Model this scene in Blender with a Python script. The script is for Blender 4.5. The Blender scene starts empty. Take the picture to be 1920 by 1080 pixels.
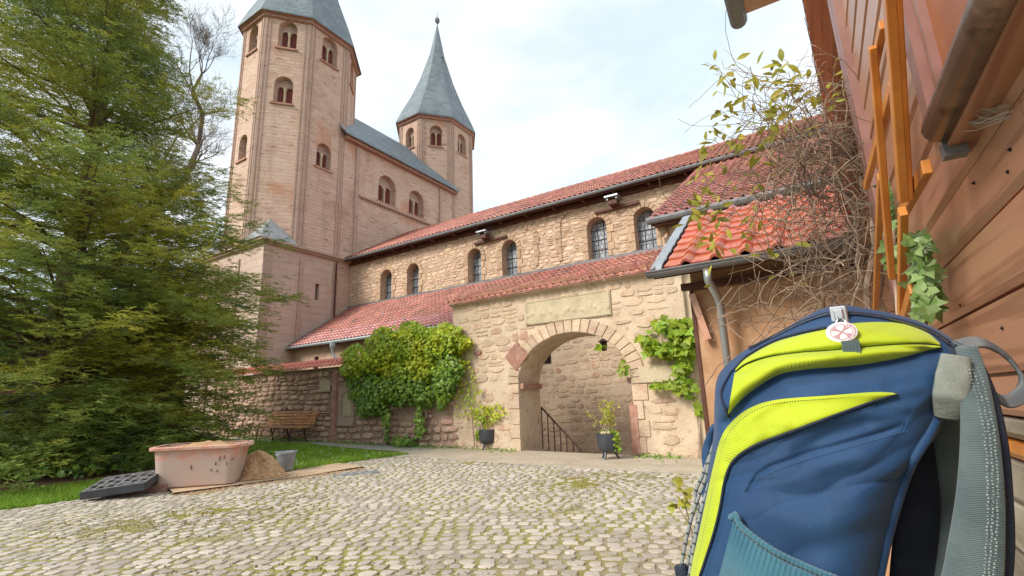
import bpy, math, random
import numpy as np
from mathutils import Vector, Matrix
random.seed(7); rng = np.random.default_rng(7)
S = bpy.context.scene
COL = S.collection
R_ = math.radians

# ------------------------------------------------------------------ camera
FPX, H, PITCH, ROLL, YAW = 921.0, 1.15, 12.85, 1.9, 32.6
def _basis():
    p, r, y = R_(PITCH), R_(ROLL), R_(YAW)
    f = np.array([-math.sin(y)*math.cos(p), math.cos(y)*math.cos(p), math.sin(p)])
    rt = np.array([math.cos(y), math.sin(y), 0]); up = np.cross(rt, f)
    return f, rt*math.cos(r)-up*math.sin(r), up*math.cos(r)+rt*math.sin(r)
CF, CR, CU = _basis()
CPOS = np.array([0, 0, H])
cd = bpy.data.cameras.new("camera"); cam = bpy.data.objects.new("camera", cd); COL.objects.link(cam)
cd.sensor_width = 36; cd.lens = 36*FPX/1920; cd.clip_start = 0.05; cd.clip_end = 3000
cam.matrix_world = Matrix(((CR[0], CU[0], -CF[0], 0), (CR[1], CU[1], -CF[1], 0), (CR[2], CU[2], -CF[2], H), (0, 0, 0, 1)))
S.camera = cam

# ------------------------------------------------------------------ world and sun
SUN = Vector((-0.34, -0.80, 0.66)).normalized()
W = bpy.data.worlds.new("World"); S.world = W; W.use_nodes = True
nt = W.node_tree; nt.nodes.clear()
def nn(t, **k):
    n = nt.nodes.new(t)
    for a, v in k.items(): setattr(n, a, v)
    return n
wo = nn('ShaderNodeOutputWorld'); bg = nn('ShaderNodeBackground')
sky = nn('ShaderNodeTexSky', sky_type='NISHITA'); sky.sun_disc = False
sky.sun_elevation = math.asin(SUN.z); sky.sun_rotation = math.atan2(SUN.x, SUN.y)
tc = nn('ShaderNodeTexCoord'); mp = nn('ShaderNodeMapping'); mp.inputs['Scale'].default_value = (1, 1, 2.2)
n1 = nn('ShaderNodeTexNoise'); n1.inputs['Scale'].default_value = 2.3; n1.inputs['Detail'].default_value = 8; n1.inputs['Roughness'].default_value = .52; n1.inputs['Distortion'].default_value = .35
rp = nn('ShaderNodeValToRGB'); rp.color_ramp.elements[0].position = .36; rp.color_ramp.elements[0].color = (.78, .78, .78, 1); rp.color_ramp.elements[1].position = .60; rp.color_ramp.elements[1].color = (.97, .97, .97, 1)
n2 = nn('ShaderNodeTexNoise'); n2.inputs['Scale'].default_value = 3.6; n2.inputs['Detail'].default_value = 6
rp2 = nn('ShaderNodeValToRGB'); rp2.color_ramp.elements[0].position = .33; rp2.color_ramp.elements[0].color = (3.9, 4.6, 5.05, 1); rp2.color_ramp.elements[1].position = .62; rp2.color_ramp.elements[1].color = (5.5, 5.7, 5.85, 1)
mx = nn('ShaderNodeMix', data_type='RGBA')
L = nt.links.new
L(tc.outputs['Generated'], mp.inputs[0]); L(mp.outputs[0], n1.inputs['Vector']); L(n1.outputs['Fac'], rp.inputs[0]); L(mp.outputs[0], n2.inputs['Vector']); L(n2.outputs['Fac'], rp2.inputs[0])
L(rp.outputs[0], mx.inputs[0]); L(sky.outputs[0], mx.inputs[6]); L(rp2.outputs[0], mx.inputs[7]); L(mx.outputs[2], bg.inputs[0]); L(bg.outputs[0], wo.inputs[0])
bg.inputs[1].default_value = 0.115
sd = bpy.data.lights.new("sun", 'SUN'); sd.energy = 2.1; sd.angle = R_(20); sd.color = (1, .93, .82)
sun = bpy.data.objects.new("sun", sd); COL.objects.link(sun)
sun.rotation_euler = SUN.to_track_quat('Z', 'Y').to_euler()
S.view_settings.view_transform = 'Standard'; S.view_settings.look = 'None'; S.view_settings.gamma = 1
S.view_settings.exposure = 0.93
S.cycles.max_bounces = 6; S.cycles.diffuse_bounces = 3; S.cycles.glossy_bounces = 2; S.cycles.transparent_max_bounces = 6

# ------------------------------------------------------------------ helpers
def ray(px, py): return CF + CR*(px-960)/FPX + CU*(540-py)/FPX
def PY(px, py, Y):
    d = ray(px, py); return CPOS + d*(Y/d[1])
def PX(px, py, X):
    d = ray(px, py); return CPOS + d*(X/d[0])
def PG(px, py, z=0.0):
    d = ray(px, py); return CPOS + d*((z-H)/d[2])
def sstep(t): t = np.clip(t, 0, 1); return t*t*(3-2*t)
def G(x, y): return float(.013*np.clip(-x-4, 0, 22)*sstep((y-3)/5.))

MATS = {}
def mat(name, base, c2=None, s2=3., f2=(.4, .62), c3=None, s3=12., f3=(.5, .66), rough=.85, rnd=.0, hue=.0, bump=0., bs=30., bd=.01,
        brick=None, spec=.3, metal=0., sub=0., wave=None, trans=0., squash=(1, 1, 1), sheen=0., mf=1., streak=None):
    m = bpy.data.materials.new(name); m.use_nodes = True; t = m.node_tree; t.nodes.clear(); N = t.nodes.new; K = t.links.new
    out = N('ShaderNodeOutputMaterial'); b = N('ShaderNodeBsdfPrincipled'); K(b.outputs[0], out.inputs[0])
    b.inputs['Roughness'].default_value = rough; b.inputs['Specular IOR Level'].default_value = spec; b.inputs['Metallic'].default_value = metal
    if sheen: b.inputs['Sheen Weight'].default_value = sheen
    geo = N('ShaderNodeNewGeometry'); mp = N('ShaderNodeMapping'); mp.inputs['Scale'].default_value = squash; K(geo.outputs['Position'], mp.inputs[0]); pos = mp.outputs[0]
    col = None
    def rgb(c):
        n = N('ShaderNodeRGB'); n.outputs[0].default_value = (*c, 1); return n.outputs[0]
    def mixc(f, a, bb, mode='MIX'):
        n = N('ShaderNodeMix'); n.data_type = 'RGBA'; n.blend_type = mode
        if isinstance(f, float): n.inputs[0].default_value = f
        else: K(f, n.inputs[0])
        K(a, n.inputs[6]); K(bb, n.inputs[7]); return n.outputs[2]
    def noise(sc, det=5, ro=.6):
        n = N('ShaderNodeTexNoise'); n.inputs['Scale'].default_value = sc; n.inputs['Detail'].default_value = det; n.inputs['Roughness'].default_value = ro; K(pos, n.inputs['Vector']); return n.outputs['Fac']
    def ramp(v, lo, hi):
        n = N('ShaderNodeMapRange'); n.inputs[1].default_value = lo; n.inputs[2].default_value = hi; K(v, n.inputs[0]); return n.outputs[0]
    col = rgb(base); bh = None
    rn = None
    if rnd or hue:
        oi = N('ShaderNodeObjectInfo'); ad = N('ShaderNodeMath'); ad.operation = 'ADD'; K(oi.outputs['Random'], ad.inputs[0]); K(geo.outputs['Random Per Island'], ad.inputs[1])
        fr = N('ShaderNodeMath'); fr.operation = 'FRACT'; K(ad.outputs[0], fr.inputs[0]); rn = fr.outputs[0]
    if brick:
        bw, bh_, mort, cb2, cm = brick
        uv = N('ShaderNodeUVMap'); nz = N('ShaderNodeTexNoise'); nz.inputs['Scale'].default_value = 2.5; nz.inputs['Detail'].default_value = 3; K(pos, nz.inputs['Vector'])
        sb = N('ShaderNodeVectorMath'); sb.operation = 'SCALE'; sb.inputs['Scale'].default_value = .10; K(nz.outputs['Color'], sb.inputs[0])
        va = N('ShaderNodeVectorMath'); va.operation = 'ADD'; K(uv.outputs[0], va.inputs[0]); K(sb.outputs[0], va.inputs[1])
        bt = N('ShaderNodeTexBrick'); bt.inputs['Scale'].default_value = 1; bt.inputs['Brick Width'].default_value = bw; bt.inputs['Row Height'].default_value = bh_
        bt.inputs['Mortar Size'].default_value = mort; bt.inputs['Mortar Smooth'].default_value = .4; bt.inputs['Bias'].default_value = -.1
        bt.inputs['Color1'].default_value = (*base, 1); bt.inputs['Color2'].default_value = (*cb2, 1); bt.inputs['Mortar'].default_value = (*cm, 1)
        K(va.outputs[0], bt.inputs['Vector']); col = bt.outputs['Color']; bh = bt.outputs['Fac']
    def sc(v, k):
        if k == 1.: return v
        n = N('ShaderNodeMath'); n.operation = 'MULTIPLY'; n.inputs[1].default_value = k; K(v, n.inputs[0]); return n.outputs[0]
    if c2: col = mixc(sc(ramp(noise(s2), *f2), mf), col, rgb(c2))
    if c3: col = mixc(sc(ramp(noise(s3, 6), *f3), mf), col, rgb(c3))
    if streak:
        for (scl, lo, hi, cc, k) in streak:
            m3 = N('ShaderNodeMapping'); m3.inputs['Scale'].default_value = scl; K(geo.outputs['Position'], m3.inputs[0]); n3 = N('ShaderNodeTexNoise'); n3.inputs['Scale'].default_value = 1; n3.inputs['Detail'].default_value = 2; K(m3.outputs[0], n3.inputs['Vector'])
            col = mixc(sc(ramp(n3.outputs['Fac'], lo, hi), k), col, rgb(cc))
    if rn is not None:
        hs = N('ShaderNodeHueSaturation'); K(col, hs.inputs['Color'])
        v = N('ShaderNodeMapRange'); v.inputs[3].default_value = 1-rnd; v.inputs[4].default_value = 1+rnd; K(rn, v.inputs[0]); K(v.outputs[0], hs.inputs['Value'])
        if hue:
            m2 = N('ShaderNodeMath'); m2.operation = 'MULTIPLY'; m2.inputs[1].default_value = 7.31; K(rn, m2.inputs[0])
            f2_ = N('ShaderNodeMath'); f2_.operation = 'FRACT'; K(m2.outputs[0], f2_.inputs[0])
            v2 = N('ShaderNodeMapRange'); v2.inputs[3].default_value = .5-hue; v2.inputs[4].default_value = .5+hue; K(f2_.outputs[0], v2.inputs[0]); K(v2.outputs[0], hs.inputs['Hue'])
        col = hs.outputs[0]
    K(col, b.inputs['Base Color'])
    nrm = None
    if bh is not None:
        bp = N('ShaderNodeBump'); bp.invert = True; bp.inputs['Strength'].default_value = .8; bp.inputs['Distance'].default_value = .02; K(bh, bp.inputs['Height']); nrm = bp.outputs[0]
    if bump:
        bp = N('ShaderNodeBump'); bp.inputs['Strength'].default_value = bump; bp.inputs['Distance'].default_value = bd; K(noise(bs, 6, .65), bp.inputs['Height'])
        if nrm: K(nrm, bp.inputs['Normal'])
        nrm = bp.outputs[0]
    if wave:
        wv = N('ShaderNodeTexWave'); wv.wave_type = 'BANDS'; wv.bands_direction = wave[0]; wv.inputs['Scale'].default_value = wave[1]; wv.inputs['Distortion'].default_value = wave[2]; wv.inputs['Detail'].default_value = 3
        K(pos, wv.inputs['Vector']); bp = N('ShaderNodeBump'); bp.inputs['Strength'].default_value = wave[3]; bp.inputs['Distance'].default_value = .004; K(wv.outputs['Fac'], bp.inputs['Height'])
        if nrm: K(nrm, bp.inputs['Normal'])
        nrm = bp.outputs[0]
    if nrm: K(nrm, b.inputs['Normal'])
    if trans:
        tr = N('ShaderNodeBsdfTranslucent'); K(col, tr.inputs[0]); ms = N('ShaderNodeMixShader'); ms.inputs[0].default_value = trans
        K(b.outputs[0], ms.inputs[1]); K(tr.outputs[0], ms.inputs[2]); K(ms.outputs[0], out.inputs[0])
    MATS[name] = m; return m

M_tower = mat('tower_masonry', (.62, .44, .345), mf=.6, streak=[((.55, .55, .45), .60, .68, (.52, .27, .165), .75), ((.9, .9, .16), .60, .74, (.36, .25, .20), .55), ((1.6, 1.6, 7.), .62, .68, (.30, .17, .12), .7), ((2.2, 2.2, 8.), .63, .70, (.66, .52, .42), .6)], brick=(.55, .19, .012, (.52, .335, .25), (.48, .35, .275)), c2=(.62, .45, .355), s2=.7, f2=(.42, .64), c3=(.38, .21, .15), s3=.45, f3=(.56, .70), bump=.6, bs=14, bd=.03)
M_towerp = mat('tower_ashlar', (.50, .35, .27), brick=(.55, .3, .008, (.46, .31, .245), (.40, .28, .22)), c2=(.42, .30, .25), s2=1.1, c3=(.33, .23, .19), s3=2.2, f3=(.58, .74), bump=.4, bs=10, bd=.02)
M_base = mat('plastered_ashlar', (.60, .44, .36), mf=.75, brick=(.9, .38, .006, (.52, .37, .30), (.46, .33, .27)), c2=(.47, .345, .29), s2=.8, f2=(.4, .66), c3=(.50, .40, .36), s3=1.7, f3=(.5, .7), bump=.4, bs=7, bd=.02)
M_redstone = mat('red_sandstone', (.42, .22, .16), c2=(.34, .17, .13), s2=4, c3=(.5, .33, .26), s3=9, bump=.5, bs=25, rnd=.12)
M_mort = mat('lime_mortar', (.67, .53, .39), c2=(.58, .44, .32), s2=1.8, c3=(.42, .29, .20), s3=7, f3=(.55, .7), bump=.8, bs=22, bd=.03)
M_mortn = mat('nave_mortar', (.50, .345, .24), c2=(.60, .45, .33), s2=2.5, c3=(.26, .165, .10), s3=9, f3=(.5, .7), bump=.8, bs=22, bd=.03)
M_stoneg = mat('gate_stone', (.65, .50, .36), c2=(.58, .43, .31), s2=5, c3=(.50, .30, .21), s3=2.2, f3=(.54, .68), rnd=.14, hue=.008, bump=1., bs=24, bd=.03)
M_stonen = mat('nave_stone', (.65, .48, .345), c2=(.58, .405, .285), s2=3, c3=(.70, .57, .43), s3=8, rnd=.22, hue=.012, bump=.8, bs=20, bd=.02)
M_stonel = mat('rough_red_stone', (.58, .40, .30), c2=(.48, .29, .215), s2=3, c3=(.64, .49, .38), s3=9, rnd=.22, hue=.012, bump=1., bs=22, bd=.03)
M_mortl = mat('dark_mortar', (.40, .275, .205), c2=(.33, .215, .16), s2=3, c3=(.43, .33, .25), s3=8, bump=.8, bs=20, bd=.03)
M_pale = mat('pale_limestone', (.58, .49, .34), c2=(.50, .41, .28), s2=3, c3=(.42, .33, .23), s3=7, f3=(.58, .72), bump=.9, bs=20, bd=.025)
M_dress = mat('dressed_sandstone', (.49, .345, .23), c2=(.42, .27, .18), s2=4, c3=(.54, .41, .29), s3=12, rnd=.15, bump=.6, bs=25, bd=.015)
M_tile = mat('red_roof_tile', (.35, .11, .08), c2=(.41, .165, .12), s2=.9, c3=(.22, .085, .065), s3=1.6, rnd=.26, hue=.01, rough=.42, bump=.2, bs=60, bd=.004, spec=.5)
M_tile2 = mat('new_clay_tile', (.56, .165, .10), c2=(.60, .21, .13), s2=5, c3=(.44, .09, .05), s3=14, rnd=.13, hue=.008, rough=.45, bump=.25, bs=70, bd=.004, spec=.5)
M_tile3 = mat('weathered_cap_tile', (.52, .25, .165), c2=(.44, .19, .13), s2=5, c3=(.58, .38, .28), s3=9, rnd=.22, hue=.012, rough=.8, bump=.5, bs=40, bd=.006)
M_tilew = mat('dark_glazed_tile', (.36, .11, .10), c2=(.44, .19, .17), s2=3, rnd=.25, rough=.35, spec=.6)
M_slate = mat('grey_slate', (.19, .235, .26), mf=.5, streak=[((2.5, 2.5, 9.), .58, .66, (.10, .13, .15), .7)], brick=(.45, .26, .010, (.13, .17, .195), (.06, .08, .10)), c2=(.25, .29, .31), s2=.9, f2=(.45, .7), rough=.55, bump=.4, bs=12, bd=.01, spec=.5)
M_zinc = mat('zinc_sheet', (.42, .46, .49), c2=(.34, .37, .40), s2=4, rough=.4, metal=.6, bump=.1, bs=20)
M_lead = mat('lead_flashing', (.20, .20, .21), c2=(.15, .15, .16), s2=5, rough=.55, metal=.3, bump=.4, bs=20)
M_brown = mat('dark_brown_timber', (.13, .052, .035), c2=(.09, .035, .025), s2=6, rough=.6, bump=.3, bs=30)
M_shut = mat('red_brown_shutter', (.20, .045, .032), c2=(.14, .03, .025), s2=8, rough=.6)
M_glass = mat('leaded_glass', (.27, .31, .36), mf=.7, brick=(.15, .18, .012, (.42, .46, .50), (.07, .075, .08)), c2=(.13, .16, .20), s2=2.5, f2=(.45, .6), rough=.25, spec=.8)
M_iron = mat('wrought_iron', (.05, .035, .03), rough=.6, metal=.4, c2=(.10, .05, .035), s2=20)
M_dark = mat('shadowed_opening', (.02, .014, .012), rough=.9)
M_ochre = mat('ochre_plaster', (.50, .29, .165), c2=(.42, .235, .13), s2=2, c3=(.55, .35, .22), s3=7, bump=.4, bs=35, bd=.006)
M_cream = mat('cream_plaster', (.58, .46, .32), c2=(.50, .39, .27), s2=2, bump=.6, bs=20, bd=.01)
M_rose = mat('pale_rose_plaster', (.50, .36, .27), c2=(.43, .29, .21), s2=1.6, c3=(.36, .22, .16), s3=5, f3=(.55, .7), bump=.6, bs=16, bd=.015)
M_plank = mat('red_brown_planking', (.47, .23, .14), c2=(.38, .175, .105), s2=6, c3=(.54, .28, .18), s3=3, streak=[((30, 1.2, 30), .58, .66, (.22, .08, .05), .6), ((9, 5, 9), .66, .72, (.55, .32, .22), .5)], rnd=.10, rough=.34, bump=.25, bs=40, bd=.003, spec=.6, squash=(1, .12, 1))
M_plank2 = mat('weathered_grey_board', (.42, .37, .29), c2=(.20, .17, .13), s2=8, c3=(.38, .33, .26), s3=14, rnd=.15, rough=.6, bump=.4, bs=60, bd=.004, squash=(1, .15, 1))
M_orange = mat('orange_glazed_wood', (.60, .23, .04), c2=(.48, .165, .03), s2=10, rough=.42, bump=.2, bs=60, bd=.002, spec=.5, rnd=.06)
M_panelo = mat('rust_orange_panel', (.42, .14, .05), c2=(.36, .115, .045), s2=4, rough=.45)
M_mauve = mat('mauve_painted_frame', (.30, .16, .14), c2=(.25, .12, .10), s2=5, rough=.4)
M_gut = mat('dark_copper_ledge', (.19, .13, .115), c2=(.26, .185, .165), s2=5, c3=(.09, .06, .055), s3=20, rough=.28, metal=.5, bump=.05, bs=60)
M_web = mat('cobweb', (.6, .58, .55), rough=.9, trans=.4)
M_soil = mat('bare_soil', (.16, .085, .055), c2=(.11, .055, .04), s2=4, c3=(.2, .12, .08), s3=20, bump=.7, bs=20)
M_grassg = mat('meadow_ground', (.10, .19, .028), c2=(.07, .14, .02), s2=3, c3=(.16, .24, .04), s3=10, bump=.6, bs=40)
M_far = mat('far_ground', (.10, .14, .04), c2=(.13, .12, .06), s2=.2, bump=.3, bs=2)
M_joint = mat('mossy_joint', (.33, .28, .20), c2=(.29, .265, .07), s2=1.3, f2=(.40, .56), c3=(.22, .18, .12), s3=25, f3=(.5, .7), bump=.8, bs=60, bd=.01)
M_sandp = mat('trodden_sandy_ground', (.50, .425, .33), c2=(.42, .35, .26), s2=2, c3=(.36, .29, .21), s3=14, f3=(.52, .7), bump=.7, bs=30, bd=.015)
M_path = mat('grey_gravel_path', (.34, .325, .28), c2=(.28, .26, .21), s2=3, c3=(.42, .4, .36), s3=60, bump=.7, bs=80, bd=.01)
M_cob = mat('granite_cobble', (.48, .43, .375), c2=(.41, .36, .31), s2=2, c3=(.29, .26, .12), s3=1.7, f3=(.58, .70), rnd=.22, hue=.006, rough=.7, bump=.6, bs=50, bd=.008)
M_yew = mat('yew_needles', (.21, .28, .06), c2=(.38, .37, .045), s2=.5, f2=(.42, .58), c3=(.09, .155, .055), s3=.9, f3=(.52, .66), rnd=.3, hue=.02, rough=.6, trans=.4)
M_bark = mat('brown_bark', (.12, .075, .05), c2=(.17, .12, .085), s2=8, bump=.8, bs=30, bd=.02)
M_bark2 = mat('grey_bark', (.17, .13, .105), c2=(.12, .09, .07), s2=4, bump=.5, bs=20, bd=.02)
M_vinew = mat('dry_vine_stem', (.42, .32, .24), c2=(.28, .19, .14), s2=14, rnd=.25, rough=.8)
M_leafy = mat('fresh_yellow_green_leaf', (.24, .36, .03), c2=(.30, .40, .03), s2=4, rnd=.25, hue=.02, rough=.45, trans=.35, spec=.4)
M_leafb = mat('bright_green_leaf', (.32, .44, .035), c2=(.50, .55, .03), s2=1.6, f2=(.42, .6), rnd=.3, hue=.02, rough=.4, trans=.3, spec=.4)
M_leafd = mat('deep_green_leaf', (.15, .28, .04), c2=(.24, .36, .04), s2=3, rnd=.3, hue=.015, rough=.35, trans=.2, spec=.5)
M_leafol = mat('olive_young_leaf', (.32, .35, .045), c2=(.42, .37, .06), s2=6, rnd=.3, hue=.02, rough=.5, trans=.35)
M_ivy = mat('pale_veined_ivy_leaf', (.12, .21, .045), c2=(.23, .32, .12), s2=22, rnd=.3, rough=.35, trans=.15)
M_moss = mat('ochre_green_moss', (.24, .23, .04), c2=(.30, .22, .07), s2=3, rnd=.25, rough=.9)
M_hedge = mat('distant_foliage', (.06, .10, .03), c2=(.10, .14, .035), s2=1, rnd=.3, rough=.7, trans=.2)
M_blade = mat('grass_blade', (.20, .33, .035), c2=(.27, .42, .045), s2=3, rnd=.3, rough=.55, trans=.3)
M_white = mat('white_petal', (.8, .8, .76), rough=.7)
M_yell = mat('yellow_petal', (.8, .6, .03), rough=.6, trans=.2)
M_benchw = mat('varnished_bench_slat', (.80, .42, .20), c2=(.5, .21, .07), s2=20, rnd=.12, rough=.45)
M_pot = mat('anthracite_pot', (.035, .04, .05), c2=(.05, .055, .065), s2=6, rough=.45, spec=.5)
M_tub = mat('dusty_red_plastic', (.45, .34, .29), c2=(.50, .28, .22), s2=2.2, f2=(.45, .65), c3=(.44, .34, .28), s3=7, f3=(.5, .7), rough=.65, bump=.2, bs=20)
M_tubm = mat('stained_red_plastic', (.56, .25, .18), c2=(.50, .36, .30), s2=5, f2=(.40, .62), rough=.6)
M_tubr = mat('red_plastic_rim', (.55, .27, .20), c2=(.58, .42, .35), s2=6, f2=(.42, .6), rough=.5)
M_sand = mat('building_sand', (.50, .31, .165), c2=(.42, .24, .12), s2=6, c3=(.58, .40, .24), s3=20, bump=1., bs=45, bd=.02)
M_board = mat('sandy_plywood', (.52, .38, .25), c2=(.47, .32, .2), s2=4, c3=(.58, .46, .33), s3=12, bump=.2, bs=30)
M_boarde = mat('dark_board_edge', (.05, .025, .02), rough=.7)
M_bucket = mat('scuffed_grey_plastic', (.20, .215, .23), c2=(.30, .31, .32), s2=14, f2=(.45, .7), rough=.5)
M_grid = mat('lit_black_plastic_grid', (.16, .155, .16), c2=(.24, .235, .235), s2=12, rough=.6, rnd=.1)  # black plastic made greyer: light on the grid's top is put into the colour
M_brickr = mat('reddish_brick', (.38, .22, .17), c2=(.3, .16, .12), s2=9, rough=.85, bump=.4, bs=40)
M_navy = mat('navy_nylon', (.011, .05, .14), c2=(.015, .065, .17), s2=9, rough=.60, sheen=.12, bump=.35, bs=420, bd=.0012, spec=.35, wave=('Z', 330, .4, .25))
M_navyd = mat('dark_navy_webbing', (.022, .032, .06), c2=(.035, .045, .075), s2=30, rough=.7, wave=('Z', 220, .5, .5))
M_lime = mat('lime_fabric', (.47, .57, .02), c2=(.42, .52, .015), s2=14, rough=.6, sheen=.2, bump=.15, bs=300, bd=.001, wave=('DIAGONAL', 190, .3, .25))
M_seam = mat('pale_blue_thread', (.06, .12, .24), rough=.6)
M_teal = mat('teal_stretch_mesh', (.035, .13, .20), c2=(.05, .17, .24), s2=25, rough=.6, sheen=.3, wave=('DIAGONAL', 260, .4, .4))
M_gstrap = mat('grey_padded_strap', (.085, .125, .135), c2=(.11, .155, .165), s2=30, rough=.75, sheen=.3, wave=('Z', 200, .8, .5), bump=.3, bs=200, bd=.001)
M_loop = mat('charcoal_webbing', (.055, .07, .085), c2=(.08, .10, .115), s2=30, rough=.7, sheen=.3, wave=('Y', 220, .6, .5))
M_gmesh = mat('pale_grey_spacer_fabric', (.19, .21, .19), c2=(.24, .26, .235), s2=60, rough=.8, bump=.6, bs=260, bd=.002)
M_dot = mat('reflective_fleck', (.30, .35, .35), rough=.5)
M_silver = mat('zip_metal', (.55, .56, .58), rough=.25, metal=.9)
M_badge = mat('white_enamel_badge', (.72, .64, .66), rough=.35, spec=.5)
M_badger = mat('faded_red_print', (.46, .26, .30), rough=.4)
M_cordw = mat('white_cord', (.26, .28, .27), rough=.7)
M_cordb = mat('black_cord_fleck', (.03, .04, .05), rough=.7)
M_carb = mat('blue_grey_shed_board', (.10, .12, .19), c2=(.15, .16, .22), s2=1.5, rough=.6)

def link(o, parent=None):
    COL.objects.link(o)
    if parent is not None: o.parent = parent
    return o
def tag(o, label=None, cat=None, group=None, kind=None):
    if label: o['label'] = label
    if cat: o['category'] = cat
    if group: o['group'] = group
    if kind: o['kind'] = kind
    return o
def thing(name, label, cat, loc=(0, 0, 0), group=None):
    o = bpy.data.objects.new(name, None); link(o); o.location = loc; o.empty_display_size = .2
    return tag(o, label, cat, group)
def rootloc(p):
    while p is not None and p.parent is not None: p = p.parent
    return np.array(p.location) if p is not None else np.zeros(3)
def uvbox(me):
    n = len(me.polygons)
    if not n: return
    co = np.empty(len(me.vertices)*3, 'f'); me.vertices.foreach_get('co', co); co = co.reshape(-1, 3)
    nr = np.empty(n*3, 'f'); me.polygons.foreach_get('normal', nr); nr = nr.reshape(-1, 3)
    tot = np.empty(n, 'i'); me.polygons.foreach_get('loop_total', tot)
    vi = np.empty(len(me.loops), 'i'); me.loops.foreach_get('vertex_index', vi)
    nl = np.repeat(nr, tot, axis=0); p = co[vi]
    h = np.hypot(nl[:, 0], nl[:, 1]) + 1e-9
    flat = np.abs(nl[:, 2]) > .93
    u = np.where(flat, p[:, 0], (-nl[:, 1]*p[:, 0] + nl[:, 0]*p[:, 1])/h); v = np.where(flat, p[:, 1], p[:, 2]/np.maximum(h, .3))
    l = me.uv_layers.new(name='UVMap'); l.data.foreach_set('uv', np.stack([u, v], 1).astype('f').ravel())
class MB:
    def __init__(s): s.v = []; s.f = []; s.m = []; s.mi = 0
    def add(s, vs, fs):
        k = len(s.v); s.v += [tuple(map(float, p)) for p in vs]
        for f in fs: s.f.append([i+k for i in f]); s.m.append(s.mi)
    def quad(s, a, b, c, d): s.add([a, b, c, d], [(0, 1, 2, 3)])
    def obox(s, c, ax, ay, az):  # centre and three half-axes
        c, ax, ay, az = map(lambda q: np.array(q, float), (c, ax, ay, az))
        vs = [c+i*ax+j*ay+k*az for k in (-1, 1) for j in (-1, 1) for i in (-1, 1)]
        s.add(vs, [(0, 2, 3, 1), (4, 5, 7, 6), (0, 1, 5, 4), (2, 6, 7, 3), (0, 4, 6, 2), (1, 3, 7, 5)])
    def box(s, x0, x1, y0, y1, z0, z1):
        s.obox(((x0+x1)/2, (y0+y1)/2, (z0+z1)/2), ((x1-x0)/2, 0, 0), (0, (y1-y0)/2, 0), (0, 0, (z1-z0)/2))
    def beam(s, a, b, w, h, up=(0, 0, 1)):
        a, b = np.array(a, float), np.array(b, float); d = b-a; l = np.linalg.norm(d); d /= l
        sd_ = np.cross(d, up); sd_ /= np.linalg.norm(sd_)+1e-9; u = np.cross(sd_, d)
        s.obox((a+b)/2, d*l/2, sd_*w/2, u*h/2)
    def tube(s, pts, r, n=6, cap=True):
        pts = [np.array(p, float) for p in pts]; rr = r if hasattr(r, '__len__') else [r]*len(pts)
        vs = []; prev = None
        for i, p in enumerate(pts):
            d = pts[min(i+1, len(pts)-1)]-pts[max(i-1, 0)]; d = d/(np.linalg.norm(d)+1e-9)
            if prev is None:
                a = np.cross(d, (0, 0, 1)); 
                if np.linalg.norm(a) < .1: a = np.cross(d, (1, 0, 0))
            else: a = prev - d*(prev@d)
            a /= np.linalg.norm(a)+1e-9; prev = a; b = np.cross(d, a)
            for k in range(n):
                t = 2*math.pi*k/n; vs.append(p+rr[i]*(a*math.cos(t)+b*math.sin(t)))
        fs = [(i*n+k, i*n+(k+1) % n, (i+1)*n+(k+1) % n, (i+1)*n+k) for i in range(len(pts)-1) for k in range(n)]
        if cap: fs += [tuple(range(n))[::-1], tuple((len(pts)-1)*n+k for k in range(n))]
        s.add(vs, fs)
    def lathe(s, c, prof, n=24, sx=1, sy=1, cap=False):
        vs = [(c[0]+r*sx*math.cos(2*math.pi*k/n), c[1]+r*sy*math.sin(2*math.pi*k/n), c[2]+z) for r, z in prof for k in range(n)]
        fs = [(i*n+k, i*n+(k+1) % n, (i+1)*n+(k+1) % n, (i+1)*n+k) for i in range(len(prof)-1) for k in range(n)]
        if cap: fs += [tuple(range(n))[::-1], tuple((len(prof)-1)*n+k for k in range(n))]
        s.add(vs, fs)
    def build(s, name, mats, parent=None, local=False, smooth=False, label=None, cat=None, group=None, kind=None, loc=None, bevel=0):
        me = bpy.data.meshes.new(name)
        off = np.zeros(3)
        if parent is not None and not local: off = rootloc(parent)
        if loc is not None: off = np.array(loc, float)
        v = np.array(s.v, float)-off
        me.from_pydata(v.tolist(), [], s.f)
        if not isinstance(mats, (list, tuple)): mats = [mats]
        for m in mats: me.materials.append(m)
        if len(mats) > 1: me.polygons.foreach_set('material_index', s.m)
        if smooth: me.shade_smooth()
        uvbox(me)
        o = bpy.data.objects.new(name, me); link(o, parent)
        if loc is not None: o.location = loc
        if bevel:
            b = o.modifiers.new('bevel', 'BEVEL'); b.width = bevel; b.segments = 2; b.limit_method = 'ANGLE'
        return tag(o, label, cat, group, kind)
def bulk(name, V, F, mats, parent=None, kind='stuff', smooth=False, off=None, label=None, cat=None, loc=None):
    """V (n,3) array, F (m,k) array of equal-sized faces"""
    me = bpy.data.meshes.new(name); o_ = np.zeros(3) if parent is None else rootloc(parent)
    if loc is not None: o_ = np.array(loc, float)
    V = (np.asarray(V, 'f')-o_.astype('f')); F = np.asarray(F, 'i'); k = F.shape[1]
    me.vertices.add(len(V)); me.vertices.foreach_set('co', V.ravel().astype('f'))
    me.loops.add(F.size); me.loops.foreach_set('vertex_index', F.ravel())
    me.polygons.add(len(F)); me.polygons.foreach_set('loop_start', np.arange(len(F), dtype='i')*k); 
    me.update(calc_edges=True); me.validate()
    me.materials.append(mats)
    if smooth: me.shade_smooth()
    uvbox(me)
    o = bpy.data.objects.new(name, me); link(o, parent)
    if loc is not None: o.location = loc
    return tag(o, label, cat, None, kind)

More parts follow.
